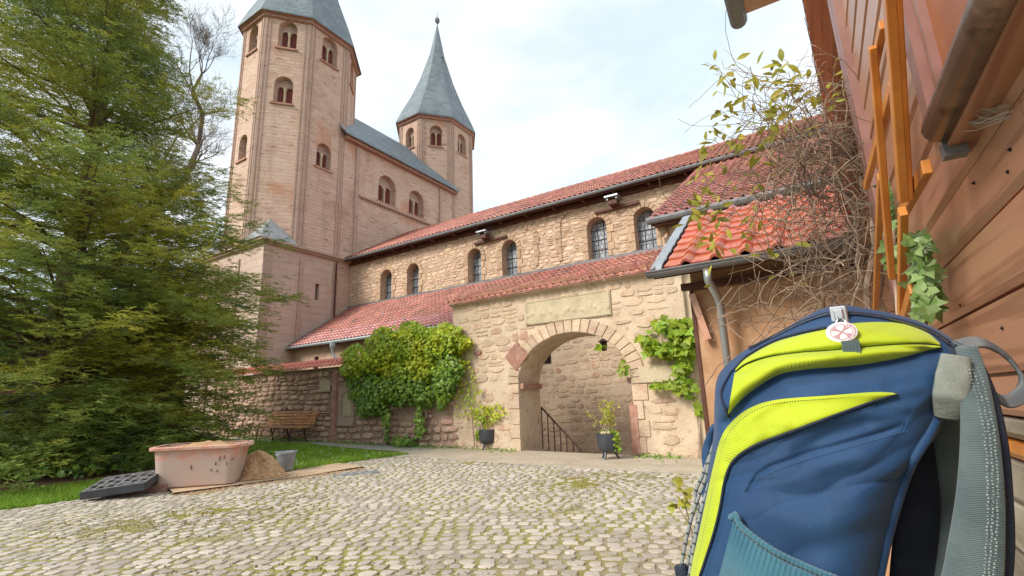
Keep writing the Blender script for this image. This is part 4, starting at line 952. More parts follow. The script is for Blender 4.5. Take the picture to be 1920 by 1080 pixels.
# rounded metal ledge on an orange board
q = MB(); q.box(-.045, -.003, .2, 1.17, 1.572, 1.60); led = q.build('ledge_board', M_plank, core, local=True)
q = MB(); pr_ = [(-.050+.029*math.cos(a), 1.608+.029*math.sin(a)) for a in np.linspace(0, 2*math.pi, 15)[:-1]]
n = 14; vs = [(p_[0], y, p_[1]) for y in (.2, 1.11) for p_ in pr_]; q.add(vs, [(i, (i+1) % n, n+(i+1) % n, n+i) for i in range(n)]+[tuple(range(n))[::-1], tuple(range(n, 2*n))]); q.build('metal_ledge', M_gut, led, local=True, smooth=False)
for f in led.children[0].data.polygons: f.use_smooth = len(f.vertices) == 4
q = MB(); q.box(-.052, -.018, 1.118, 1.145, 1.555, 1.585); q.build('end_block', M_lead, led, local=True)
q = MB()
for k in range(26):
    a = (-.004, .95+random.uniform(0, .05), 1.565+random.uniform(-.03, .03)); b_ = (-.03-random.uniform(0, .02), 1.0+random.uniform(-.05, .12), 1.59); q.tube([a, ((a[0]+b_[0])/2, (a[1]+b_[1])/2, (a[2]+b_[2])/2-.008), b_], .0006, 3)
q.build('cobweb', M_web, led, local=True)
q = MB()
for (y, z) in ((1.0, 1.50), (1.03, 1.475), (.86, 1.49), (1.2, 1.52), (1.5, 1.33), (.9, 1.4), (1.25, 1.25)): q.lathe((-.004, y, z), [(0, -.004), (.004, 0), (0, .004)], 6)
q.build('nail_hole', M_dark, core, local=True)
# eaves high above
q = MB(); q.box(-.50, .3, -1.5, 5.0, 4.95, 5.03); ho = q.build('roof_overhang', M_plank, hs_, local=True)
q = MB(); pr_ = [(-.50+.085*math.cos(a), 4.98+.10*math.sin(a)) for a in np.linspace(math.pi, 2*math.pi, 8)]
vs = [(p_[0], y, p_[1]) for y in (-1.5, 5.1) for p_ in pr_]; q.add(vs, [(i, i+1, 8+i+1, 8+i) for i in range(7)]+[tuple(range(8, 16))]); q.build('gutter', M_lead, ho, local=True)
q = MB(); q.quad((-.55, -1.5, 5.06), (-.55, 5.0, 5.06), (3, 5.0, 7.6), (3, -1.5, 7.6)); q.build('roof', M_tile, hs_, local=True)

# orange trellis
tr = thing('orange_trellis', 'orange painted wooden lattice trellis fixed beside the plank wall', 'trellis', (.3, 0, 0)); tr.rotation_euler = (0, 0, R_(1.15))
def hl(px, py, x):  # pixel to the house's local wall frame at offset x
    a = R_(1.15); n = np.array([math.cos(a), math.sin(a), 0]); t = np.array([-math.sin(a), math.cos(a), 0]); d = ray(px, py); o = CPOS-np.array([.3, 0, 0]); k = (x-o@n)/(d@n); p = o+d*k
    return np.array([x, p@t, p[2]])
def slat(p0, p1, x, w=.034, th=.016):
    a, b = hl(*p0, x), hl(*p1, x); m = MB(); d = (b-a)/np.linalg.norm(b-a); s = np.cross(d, (1, 0, 0)); m.obox((a+b)/2, d*np.linalg.norm(b-a)/2, s*w/2, np.array([th/2, 0, 0])); m.build('slat', M_orange, tr, local=True, bevel=.002)
for (p0, p1, x, w) in (((1664, -60), (1693, 375), -.100, .030), ((1676, -60), (1702, 372), -.080, .030), ((1636, 88), (1672, 520), -.080, .030), ((1624, 350), (1674, 160), -.066, .026), ((1640, 125), (1656, 45), -.066, .022), ((1690, 590), (1693, 395), -.082, .03), ((1690, 405), (1738, 312), -.062, .030), ((1640, 620), (1652, 330), -.08, .026), ((1690, 620), (1712, 540), -.08, .03)):
    slat(p0, p1, x, w)

# ================================================================== TREES
def crownradius(z, a=0):
    d = math.cos(a)*.245+math.sin(a)*.97  # 1 towards the church, -1 away from it
    rr_ = np.interp(z, [.3, 1, 2, 3.2, 4.2, 5.2, 6.2, 7, 8, 8.8, 9.6, 10.2, 11.5, 12.5, 15.5], [3.2, 3.6, 4.1, 4.5, 4.3, 3.1, 2.9, 3.3, 2.2, .9, 1.8, .5, .6, .8, .3])
    rl_ = np.interp(z, [.3, 2, 4, 7, 10, 13, 16], [3.9, 4.6, 4.6, 3.9, 3.4, 2.4, .3]); k = float(sstep((d+.15)/.9)); return float(rl_*(1-k)+rr_*k)
EXTRA = [(z_, a_) for z_ in np.linspace(.4, 4.6, 12) for a_ in (.4, .95, 1.5, 2.1)]
def yew(cx, cy, rad=crownradius, n=250, ztop=15., seed=5, name='yew_tree', label='', size=1., m=M_yew):
    g = G(cx, cy); t = thing(name, label, 'tree', (cx, cy, g)); r = np.random.default_rng(seed)
    tb = MB(); tb.tube([(cx, cy, g), (cx+.05, cy, 3), (cx-.05, cy+.1, 7), (cx, cy, ztop*.95)], [.32, .26, .17, .03], 10); tb.build('trunk', M_bark, t)
    lm = MB(); V = []; 
    for i in range(n+len(EXTRA)):
        z = .45+(ztop-1.0)*((i+.5)/n)**1.35+r.uniform(-.2, .2); z = max(.4, z); a = i*2.39996+r.uniform(-.3, .3); Lm = rad(z, a)*r.uniform(.74, 1.12)*(1 if r.random() > .12 else 1.14)
        d = np.array([math.cos(a), math.sin(a)]); rise = r.uniform(.25, .75)*(1 if z > 1.6 else .35); pts = []
        if i >= n:
            z, a = EXTRA[i-n]; a += r.uniform(-.25, .25); z += r.uniform(-.15, .15); Lm = rad(z, a)*r.uniform(.85, 1.1); d = np.array([math.cos(a), math.sin(a)]); rise = r.uniform(.0, .3)
        for k in range(9):
            s = k/8; pts.append(np.array([cx+d[0]*Lm*s, cy+d[1]*Lm*s, g+max(.25, z+Lm*(rise*s-.22*s*s-.10*s**3)+.0)]))
        lm.tube([pts[0], pts[3], pts[6]], [.045, .028, .010], 4, cap=False)
        ns = int(9+Lm*6*size)
        for j in range(ns):
            s = .18+.82*(j+r.random())/ns; k = min(int(s*8), 7); f_ = s*8-k; p = pts[k]*(1-f_)+pts[k+1]*f_
            side = 1 if j % 2 else -1; ang = a+side*r.uniform(.5, 1.1); sl_ = (.35+.95*(1-s)**.7+.15)*r.uniform(.6, 1.15)
            if s > .93: ang = a+r.uniform(-.3, .3); 
            e = np.array([math.cos(ang), math.sin(ang), r.uniform(-.25, .6)]); nt_ = int(3+sl_*7)
            for q in range(nt_):
                tt = (q+r.random())/nt_; b = p+e*sl_*tt+np.array([0, 0, -.16*sl_*tt*tt]); tw_ = ang+r.uniform(-1.1, 1.1); tl_ = r.uniform(.12, .34)*(1.2-.4*tt)
                V.append((*b, math.cos(tw_)*tl_, math.sin(tw_)*tl_, r.uniform(-.35, .25)*tl_))
    lm.build('limb', M_bark, t)
    V = np.array(V); nT = len(V); K = 9; s = np.tile(np.linspace(.05, 1, K), nT); B = np.repeat(V[:, :3], K, 0)+np.repeat(V[:, 3:], K, 0)*s[:, None]
    D = np.repeat(V[:, 3:], K, 0); D = D/np.linalg.norm(D, axis=1)[:, None]; sd_ = np.stack([-D[:, 1], D[:, 0], 0*s], 1)*np.tile(np.array([1, -1]*(K//2)+[1]), nT)[:, None]
    nd = D*.7+sd_*.75+r.normal(0, .28, D.shape); nd /= np.linalg.norm(nd, axis=1)[:, None]; ln = r.uniform(.06, .105, len(s))*size; wd = r.uniform(.010, .017, len(s))*size
    w = np.cross(nd, r.normal(0, 1, nd.shape)); w /= np.linalg.norm(w, axis=1)[:, None]
    P0 = B-w*wd[:, None]*.5; P1 = B+w*wd[:, None]*.5; P2 = B+nd*ln[:, None]+w*wd[:, None]*.4; P3_ = B+nd*ln[:, None]-w*wd[:, None]*.4
    VV = np.stack([P0, P1, P2, P3_], 1).reshape(-1, 3); bulk('crown', VV, np.arange(len(VV)).reshape(-1, 4), m, t, kind=None)
    return nT*K
yn = yew(-14.6, 3.7, label='large dark yew tree with drooping needle sprays filling the left side', n=270)
def bare_tree(base, pts, name, label, seed, depth=4, r0=.3, m=M_bark2):
    r = random.Random(seed); t = thing(name, label, 'tree', tuple(base)); mb = MB(); tw = MB()
    def grow(p, d, L_, rad, lev):
        n = 5; ps_ = [p]; rr = [rad]
        for i in range(n):
            d = d+np.array([r.gauss(0, .16), r.gauss(0, .16), r.gauss(.05, .10)]); d /= np.linalg.norm(d); ps_.append(ps_[-1]+d*L_/n); rr.append(rad*(1-.5*(i+1)/n))
            if lev > 0 and i > 0:
                for _ in range(2 if lev < 3 else 1):
                    if r.random() < .85:
                        dd = d+np.array([r.gauss(0, .7), r.gauss(0, .7), r.gauss(.25, .35)]); dd /= np.linalg.norm(dd); grow(ps_[-1], dd, L_*r.uniform(.5, .75), rr[-1]*.62, lev-1)
        (mb if rad > .04 else tw).tube(ps_, [max(q, .006) for q in rr], 4 if rad < .06 else 7, cap=False)
    main = [np.array(q, float) for q in pts]; k = len(main); mb.tube(main, [r0*(1-.72*i/(k-1)) for i in range(k)], 9)
    for i in range(1, k):
        d = main[i]-main[i-1]; d = d/np.linalg.norm(d)
        for _ in range(2 if i < k-1 else 4):
            dd = d*.7+np.array([r.gauss(0, .6), r.gauss(0, .6), .35]); dd /= np.linalg.norm(dd); grow(main[i]+0*d, dd, r.uniform(1.7, 3.0), r0*(1-.72*i/(k-1))*.5, depth-1)
    mb.build('trunk', m, t); tw.build('twigs', m, t)
Yt = 15.
bp_ = [PX(a, b, -34.) for a, b in ((150, 700), (190, 560), (240, 440), (300, 385), (350, 330), (372, 275), (380, 215), (362, 170), (378, 140))]
bp_[0][2] = 0
bare_tree((bp_[0][0], bp_[0][1], 0), bp_, 'bare_tree', 'bare leafless tree with curved trunk between yew and church tower', 12)
bt2 = [PX(a, b, -36.) for a, b in ((250, 700), (262, 520), (275, 420), (290, 330), (330, 260))]; bt2[0][2] = 0
bare_tree((bt2[0][0], bt2[0][1], 0), bt2, 'bare_tree', 'thin bare tree mostly hidden behind the right edge of the yew', 29, r0=.2)
# hedge and far greenery seen below and through the yew
def clump(name, label, cx, cy, rx, ry, h, n, sz, m, cat='hedge', kind='stuff'):
    r = rng; a = r.uniform(0, 2*np.pi, n); q = r.uniform(0, 1, n)**.4; z = r.uniform(0, 1, n)
    prof_ = np.sqrt(np.clip(1-z**2.2, .02, 1))*(1+.25*np.sin(a*3+z*5)); x = cx+rx*np.cos(a)*q*prof_; y = cy+ry*np.sin(a)*q*prof_
    P = np.stack([x, y, z*h*(1+.18*np.sin(x*1.3)+.12*np.sin(x*3.1+y))+G(cx, min(cy, 9))], 1); return leafbulk(name, P, (.4, -.7, .5), r.uniform(.6, 1.3, n)*sz, m, None, droop=.2, spread=1.6, kind=kind, label=label, cat=cat)
clump('hedge', 'dark green hedge beyond the lawn behind the yew', -36, 7, 3, 14, 2.6, 12000, .32, M_hedge)
clump('distant_trees', 'distant dark tree mass beyond the lawn at far left', -62, 20, 8, 34, 9, 14000, .9, M_hedge, cat='trees')
clump('low_shrub', 'low yellowish shrub growing at the edge of the soil under the yew', -15.5, 3.6, 3.4, 2.2, .85, 9000, .11, M_leafd, cat='shrub', kind=None)
fb = thing('garden_shed', 'blue grey boarded garden shed glimpsed beneath the yew branches', 'shed', (-27, 8, 0))
m = MB(); m.box(-28.5, -26.5, 4.5, 8.3, 0, 2.0); w_ = m.build('wall', M_carb, fb); m = MB(); m.box(-28.8, -26.2, 4.2, 8.6, 2.0, 2.12); m.build('roof', M_brown, fb); m = MB(); m.box(-26.49, -26.46, 6.9, 7.8, .1, 1.9); m.build('door', M_brown, w_)

# ================================================================== CLIMBERS ON THE WALLS
def climber(name, label, blobs, stems, Y, n, sz, mats, parts=0, loc=None, spread=.8, pm=None, dep=.35):
    t = thing(name, label, 'climbing plant', loc)
    sm = MB()
    for s, r0 in stems:
        ps_ = [PY(a, b, Y-.08-.05*math.sin(i*2.)) for i, (a, b) in enumerate(s)]; sm.tube(ps_, [r0*(1-.6*i/(len(s)-1)) for i in range(len(s))], 6)
    sm.build('stem', M_vinew if pm is None else pm, t)
    for mi, m in enumerate(mats):
        P = []
        for (bx, by, rx, ry, wt, kk) in blobs:
            if kk != mi: continue
            k = int(n*wt); a = rng.uniform(0, 2*np.pi, k); q = np.sqrt(rng.uniform(0, 1, k)); d_ = rng.uniform(0, 1, k)
            for aa, qq, dd in zip(a, q, d_):
                w = 1+.18*math.sin(aa*3+bx)+.10*math.sin(aa*7+by); px, py = bx+rx*qq*w*math.cos(aa), by+ry*qq*w*math.sin(aa); P.append(PY(px, py, Y-.06-dep*dd*math.sqrt(max(0, 1-qq*qq))))
        if not P: continue
        P = np.array(P); rng.shuffle(P); S_ = rng.uniform(.65, 1.25, len(P))*sz
        if parts: leafparts('leaf', P[:parts], (.1, -.8, .45), S_[:parts], m, t, 'ivy', spread=spread)
        if len(P) > parts: leafbulk('foliage', P[parts:], (.1, -.8, .45), S_[parts:], m, t, 'ivy', spread=spread, kind=None if not parts else 'stuff')
climber('wall_shrub', 'broad bushy climber with yellow green top on the rubble wall', [
    (800, 650, 68, 42, .24, 0), (730, 655, 50, 35, .16, 0), (680, 680, 44, 30, .11, 0), (835, 635, 36, 26, .07, 0), (775, 690, 90, 28, .10, 0), (660, 690, 22, 18, .03, 0), (770, 628, 60, 18, .06, 0),
    (700, 735, 50, 42, .12, 1), (760, 730, 60, 35, .12, 1), (832, 712, 28, 44, .09, 1), (692, 760, 18, 16, .02, 1), (842, 685, 24, 26, .04, 1),
    (725, 790, 7, 34, .007, 1), (786, 790, 9, 34, .008, 1), (755, 828, 22, 9, .010, 1)],
    [(((722, 838), (722, 800), (728, 760), (740, 710), (760, 670)), .05), (((772, 840), (778, 800), (790, 760), (792, 720), (800, 660)), .07), (((775, 830), (800, 780), (796, 730), (840, 690)), .05), (((728, 760), (700, 720), (670, 700)), .03), (((792, 720), (750, 690), (700, 670)), .03)],
    YG, 15000, .095, [M_leafb, M_leafd], loc=(-10.5, YG, G(-10.5, 9.8)), dep=.55)
climber('thin_wall_creeper', 'sparse small leaved creeper left of the stone arch above the daffodil pot', [(880, 745, 26, 40, .3, 0), (905, 780, 26, 16, .25, 0), (868, 700, 14, 40, .12, 0), (930, 770, 22, 12, .12, 0), (875, 660, 12, 30, .07, 0)],
        [(((890, 838), (885, 780), (875, 720), (868, 640)), .015), (((890, 800), (910, 770), (935, 765)), .01), (((885, 780), (870, 740), (880, 700)), .01)], YG, 520, .065, [M_leafb], loc=(-7.4, YG, 0), dep=.15)
climber('gate_creeper', 'fresh green leafy creeper on the right pillar of the gate wall', [
    (1285, 622, 40, 26, .30, 0), (1265, 655, 40, 14, .14, 0), (1232, 655, 26, 10, .07, 0), (1212, 635, 12, 8, .03, 0), (1240, 608, 14, 10, .04, 0), (1280, 690, 16, 24, .10, 0), (1250, 722, 26, 6, .05, 0), (1285, 730, 20, 14, .06, 0), (1318, 768, 16, 8, .04, 0), (1330, 640, 18, 22, .06, 0), (1168, 690, 7, 14, .02, 0), (1128, 650, 10, 5, .01, 0)],
        [(((1310, 860), (1312, 780), (1290, 720), (1275, 670), (1290, 610)), .022), (((1275, 670), (1240, 655), (1205, 635)), .012), (((1290, 720), (1250, 722), (1228, 724)), .010), (((1312, 780), (1330, 770)), .01), (((1275, 670), (1300, 650), (1335, 620)), .012)], YG, 620, .155, [M_leafy], parts=260, loc=(-2.5, YG, 0), spread=1.0)

# dry vine on the shed and trellis
def dry_vine():
    t = thing('dry_vine', 'tangled leafless brown vine with sprouting tips hanging over the shed roof', 'climbing plant', (.15, 2.9, 0))
    r = random.Random(77)
    def P(px, py, Y): return PY(px, py, Y)
    st = MB()
    for pts, rad in (([(1655, 900), (1640, 700), (1622, 560), (1640, 430), (1625, 330), (1600, 250)], .016), ([(1690, 900), (1665, 640), (1650, 480), (1660, 350), (1610, 240)], .014), ([(1600, 850), (1590, 640), (1612, 520), (1600, 400), (1560, 300)], .011), ([(1540, 720), (1548, 600), (1540, 520), (1580, 490), (1630, 470)], .009), ([(1440, 700), (1470, 660), (1488, 640)], .006), ([(1700, 800), (1690, 600), (1676, 500), (1668, 380)], .012)):
        ps_ = [P(a+r.uniform(-5, 5), b, 2.7+.12*math.sin(i*1.7)) for i, (a, b) in enumerate(pts)]; q = []
        for a, b in zip(ps_[:-1], ps_[1:]):
            for k in range(4): q.append(a+(b-a)*k/4+np.array([r.gauss(0, .008), r.gauss(0, .01), r.gauss(0, .006)]))
        q.append(ps_[-1]); st.tube(q, [rad*(1-.5*i/len(q)) for i in range(len(q))], 6)
    st.build('stem', M_vinew, t)
    tg = MB(); tg2 = MB()
    for i in range(900):
        reg = r.random()
        if reg < .74: px, py = r.gauss(1548, 62), r.gauss(305, 72)
        elif reg < .88: px, py = r.gauss(1585, 42), r.gauss(450, 45)
        else: px, py = r.gauss(1530, 60), r.gauss(545, 40)
        if px > 1690 or px < 1310: continue
        p = P(px, py, r.uniform(2.25, 3.25)); d = np.array([r.gauss(0, 1), r.gauss(0, .6), r.gauss(0, .6)]); d /= np.linalg.norm(d); q = [p]; n = r.randint(8, 16); st_ = r.uniform(.022, .045); cv = np.array([r.gauss(0, .22), r.gauss(0, .2), r.gauss(-.05, .22)])
        for k in range(n):
            d = d+cv*.5+np.array([r.gauss(0, .22), r.gauss(0, .22), r.gauss(0, .22)]); d /= np.linalg.norm(d); q.append(q[-1]+d*st_)
        rad = r.uniform(.0010, .0028); (tg if i % 2 else tg2).tube(q, [rad*(1-.4*k/n) for k in range(n+1)], 4, cap=False)
    for i in range(26):
        px, py = r.uniform(1345, 1560), r.uniform(530, 700); p = P(px, py, r.uniform(2.9, 3.3)); d = np.array([r.choice((-1, 1))*.9, -.1, r.uniform(-.5, .3)]); q = [p]
        for k in range(9): d = d+np.array([r.gauss(0, .35), r.gauss(0, .2), r.gauss(0, .45)]); d /= np.linalg.norm(d); q.append(q[-1]+d*.03)
        tg.tube(q, .0026, 4, cap=False)
    # long shoots reaching left into the sky, with leaves
    LP = []
    shoots = [((1560, 260), (1470, 210), (1400, 170), (1322, 117)), ((1540, 290), (1450, 230), (1390, 190), (1340, 120)), ((1560, 300), (1450, 260), (1370, 220), (1340, 205)), ((1560, 330), (1430, 290), (1350, 270), (1320, 255)), ((1570, 240), (1520, 180), (1470, 110)), ((1590, 220), (1560, 150), (1575, 70)), ((1550, 220), (1500, 160), (1440, 130)), ((1540, 350), (1420, 330), (1345, 310), (1312, 330)), ((1545, 300), (1460, 200), (1410, 140)), ((1500, 380), (1400, 360), (1330, 380), (1320, 410)), ((1500, 420), (1380, 400), (1325, 400), (1300, 385)), ((1590, 230), (1580, 150), (1590, 100)), ((1540, 260), (1480, 170), (1430, 160), (1370, 130)), ((1520, 330), (1400, 300), (1340, 250)), ((1500, 250), (1440, 260), (1360, 255)), ((1500, 500), (1420, 440), (1385, 430)), ((1430, 490), (1340, 460), (1310, 460))]
    for sh_ in shoots:
        Y0 = r.uniform(2.3, 2.9); c = [P(a, b, Y0-.06*i) for i, (a, b) in enumerate(sh_)]; q = []
        for a, b in zip(c[:-1], c[1:]):
            for k in range(7): q.append(a+(b-a)*k/7+np.array([r.gauss(0, .006)]*3))
        q.append(c[-1]); tg.tube(q, [.003*(1-.6*i/len(q)) for i in range(len(q))], 4, cap=False)
        for i in range(len(q)//4, len(q)):
            for _ in range(2 if r.random() < .75 else 1): LP.append(q[i]+np.array([r.gauss(0, .025), r.gauss(0, .02), r.gauss(.008, .022)]))
    for _ in range(90):
        c = r.choice([(1420, 225), (1380, 240), (1345, 300), (1330, 345), (1310, 400), (1330, 420), (1480, 190), (1460, 220)]); LP.append(P(c[0]+r.gauss(0, 22), c[1]+r.gauss(0, 16), r.uniform(2.3, 2.8)))
    for _ in range(26):
        c = r.choice([(1310, 460), (1460, 515), (1340, 520), (1500, 520), (1400, 440)]); LP.append(P(c[0]+r.gauss(0, 12), c[1]+r.gauss(0, 10), r.uniform(2.9, 3.2)))
    tg.build('twigs', M_vinew, t, kind='stuff'); tg2.build('twigs', M_bark2, t, kind='stuff')
    r.shuffle(LP); LP = np.array(LP[:300]); leafparts('leaf', LP, (-.2, -.7, .4), rng.uniform(.042, .078, len(LP)), M_leafol, t, 'long', droop=-.25, spread=1.3)
dry_vine()
def trellis_ivy():
    t = thing('trellis_ivy', 'pale veined ivy climbing the bottom of the orange trellis', 'climbing plant', (.25, 1.9, 0))
    P = []
    for (px, py, rx, ry, k, Y) in ((1722, 460, 16, 26, 26, 1.55), (1732, 530, 18, 40, 44, 1.5), (1738, 585, 14, 22, 20, 1.5), (1672, 420, 16, 50, 26, 2.1), (1672, 370, 10, 30, 12, 2.1), (1680, 480, 16, 30, 18, 1.95)):
        for _ in range(k): a, q = random.uniform(0, 6.28), random.random()**.5; P.append(PY(px+rx*q*math.cos(a), py+ry*q*math.sin(a), Y+random.uniform(-.12, .06)))
    leafparts('leaf', np.array(P), (-.4, -.8, .3), rng.uniform(.028, .05, len(P)), M_ivy, t, 'ivy', droop=.5, spread=.9)
    m = MB(); m.tube([PY(1738, 900, 1.55), PY(1738, 640, 1.55), PY(1726, 520, 1.55), PY(1716, 440, 1.6)], .006, 5); m.tube([PY(1690, 900, 2.0), PY(1684, 600, 2.0), PY(1672, 400, 2.1), PY(1668, 330, 2.1)], .006, 5); m.build('stem', M_vinew, t)
trellis_ivy()
sp2 = thing('young_sprig', 'small sprig of young leaves beside the left edge of the backpack', 'plant', tuple(PY(1290, 990, 2.4)*np.array([1, 1, 0])))
m = MB(); m.tube([PY(1300, 1010, 2.4)*np.array([1, 1, 0]), PY(1300, 1010, 2.4), PY(1285, 950, 2.4), PY(1290, 915, 2.4)], .004, 5); m.tube([PY(1290, 980, 2.4), PY(1268, 945, 2.4)], .003, 5); m.build('stem', M_vinew, sp2)
leafparts('leaf', np.array([PY(a, b, 2.4) for a, b in ((1288, 915), (1282, 920), (1294, 925), (1285, 935), (1270, 945), (1266, 952), (1290, 940), (1280, 905), (1272, 938), (1298, 935), (1300, 950))]), (-.1, -.9, .3), np.full(11, .05), M_leafol, sp2, 'ivy')

# ================================================================== POTS
def pot(px, py, R0, hgt, label, plant):
    c = PG(px, py); c[2] = G(c[0], c[1]); cx, cy, cz = c
    t = thing('plant_pot', label, 'plant pot', tuple(c), 'anthracite pots beside the archway')
    m = MB(); z0 = cz+.13; m.lathe((cx, cy, z0), [(.02, 0), (R0*.62, .0), (R0*.84, .03), (R0*.96, .09), (R0, .16), (R0, hgt), (R0*.94, hgt), (R0*.92, hgt-.05), (.01, hgt-.06)], 28); m.build('bowl', M_pot, t, smooth=True)
    me = t.children[0].data; me.set_sharp_from_angle(angle=R_(50))
    s = MB(); s.lathe((cx, cy, z0+hgt-.05), [(R0*.92, 0), (R0*.6, .025), (.01, .03)], 16); s.build('soil', M_soil, t)
    for k in range(3):
        a = k*2.094+.5; l = MB(); l.tube([(cx+R0*.55*math.cos(a), cy+R0*.55*math.sin(a), z0+.02), (cx+R0*.95*math.cos(a), cy+R0*.95*math.sin(a), cz)], [.03, .02], 6); l.build('leg', M_pot, t)
    return t, np.array([cx, cy, z0+hgt])
pt, tp = pot(915, 846, .205, .33, 'black pot of yellow daffodils left of the archway', 0)
fl_ = thing('daffodils', 'clump of yellow daffodils with strappy leaves in the left pot', 'flowers', tuple(tp))
m = MB(); 
for k in range(55):
    a, q = random.uniform(0, 6.28), random.random(); L_ = random.uniform(.2, .45); b = tp+np.array([math.cos(a)*.13*q, math.sin(a)*.13*q, -.03]); out = random.uniform(.1, .55); ps_ = [b+np.array([math.cos(a)*out*L_*s*s, math.sin(a)*out*L_*s*s, L_*(s-.45*out*2*s*s)]) for s in (0, .35, .7, 1)]
    w = np.array([-math.sin(a), math.cos(a), 0])*.010
    m.add([p_+sg_*w*(1-.7*i/3) for i, p_ in enumerate(ps_) for sg_ in (-1, 1)], [(2*i, 2*i+1, 2*i+3, 2*i+2) for i in range(3)])
m.build('leaves', M_leafb, fl_)
for k in range(9):
    a, q = random.uniform(0, 6.28), random.random(); f = tp+np.array([math.cos(a)*.16*q, math.sin(a)*.12*q, random.uniform(.2, .33)]); m = MB(); m.lathe(f, [(.045, 0), (.02, .01), (.02, .035), (.008, .03)], 6); m.tube([f, (tp+f)/2+np.array([0, 0, -.02]), tp-np.array([0, 0, .03])], .004, 4); m.build('flower', M_yell, fl_)
clf = tp+np.array([-.17, -.1, -.12])
m = MB(); 
hp = np.array([tp+np.array([-.23+random.gauss(0, .03), -.08+random.gauss(0, .04), -.02-random.random()*.22]) for _ in range(60)]); leafbulk('trailing_leaves', hp, (0, -1, .3), rng.uniform(.04, .07, 60), M_leafy, fl_, kind=None)
pt2, tp2 = pot(1142, 861, .205, .34, 'black pot holding a small rose bush right of the archway', 1)
rb_ = thing('rose_bush', 'sparse little rose bush with young leaves in the right pot', 'shrub', tuple(tp2))
m = MB(); LPp = []
for k in range(9):
    a = random.uniform(0, 6.28); sp0 = random.uniform(.15, .5); q = [tp2+np.array([random.gauss(0, .03), random.gauss(0, .03), -.04])]
    d = np.array([math.cos(a)*sp0, math.sin(a)*sp0, 1.])
    for s in range(7):
        d = d+np.array([random.gauss(0, .22), random.gauss(0, .22), 0]); d /= np.linalg.norm(d); q.append(q[-1]+d*.088)
        if s > 1:
            for _ in range(5): LPp.append(q[-1]+np.array([random.gauss(0, .05), random.gauss(0, .05), random.gauss(0, .04)]))
    m.tube(q, [.008*(1-.1*i) for i in range(8)], 5)
m.build('stem', M_vinew, rb_); leafbulk('leaves', np.array(LPp), (0, -.8, .5), rng.uniform(.035, .06, len(LPp)), M_leafol, rb_, kind=None, spread=1.3)
gp_ = np.array([tp2+np.array([random.gauss(0, .09), random.gauss(0, .08), random.uniform(-.02, .06)]) for _ in range(90)]+[tp2+np.array([.2+random.gauss(0, .02), -.05+random.gauss(0, .03), random.uniform(-.3, .03)]) for _ in range(60)])
leafbulk('ground_leaves', gp_, (0, -.7, .6), rng.uniform(.04, .075, len(gp_)), M_leafy, rb_, kind=None)
for k in range(4):
    m = MB(); f = tp2+np.array([random.uniform(-.1, .1), -.12, .02]); m.lathe(f, [(.03, -.02), (.035, .0), (.01, .03)], 7); m.build('pebble', M_pale, rb_)

# ================================================================== BUILDING MATERIALS BY THE LAWN
def rrect(hw, hd, r, n=6):
    o = []
    for cx, cy, a0 in ((hw-r, hd-r, 0), (-hw+r, hd-r, 90), (-hw+r, -hd+r, 180), (hw-r, -hd+r, 270)):
        for k in range(n+1): a = R_(a0+90*k/n); o.append((cx+r*math.cos(a), cy+r*math.sin(a)))
    return o
bd_ = thing('plywood_board', 'sandy plywood sheet with dark edge lying under tub and sand', 'board', (-8.4, 5, .02))
A_, B_, C_, D_ = np.array([-7.98, 3.54]), np.array([-7.36, 6.35]), np.array([-8.9, 6.75]), np.array([-9.35, 3.95])
m = MB(); n1_, n2_ = 20, 8; vs = []
for j in range(n2_+1):
    for i in range(n1_+1):
        s, t_ = i/n1_, j/n2_; p = (A_*(1-s)+B_*s)*(1-t_)+(D_*(1-s)+C_*s)*t_; vs.append((p[0], p[1], .045+.03*sstep((s-.6)/.4)*(1-t_)+.02*math.sin(s*7)*t_*s))
N1 = n1_+1; top = [(j*N1+i, j*N1+i+1, (j+1)*N1+i+1, (j+1)*N1+i) for j in range(n2_) for i in range(n1_)]
m.add(vs, top); m.build('sheet', M_board, bd_)
m = MB(); 
for i in range(n1_): 
    a, b = vs[i], vs[i+1]; m.beam((a[0]+.004, a[1], a[2]-.014), (b[0]+.004, b[1], b[2]-.014), .014, .024)
m.build('edge', M_boarde, bd_)
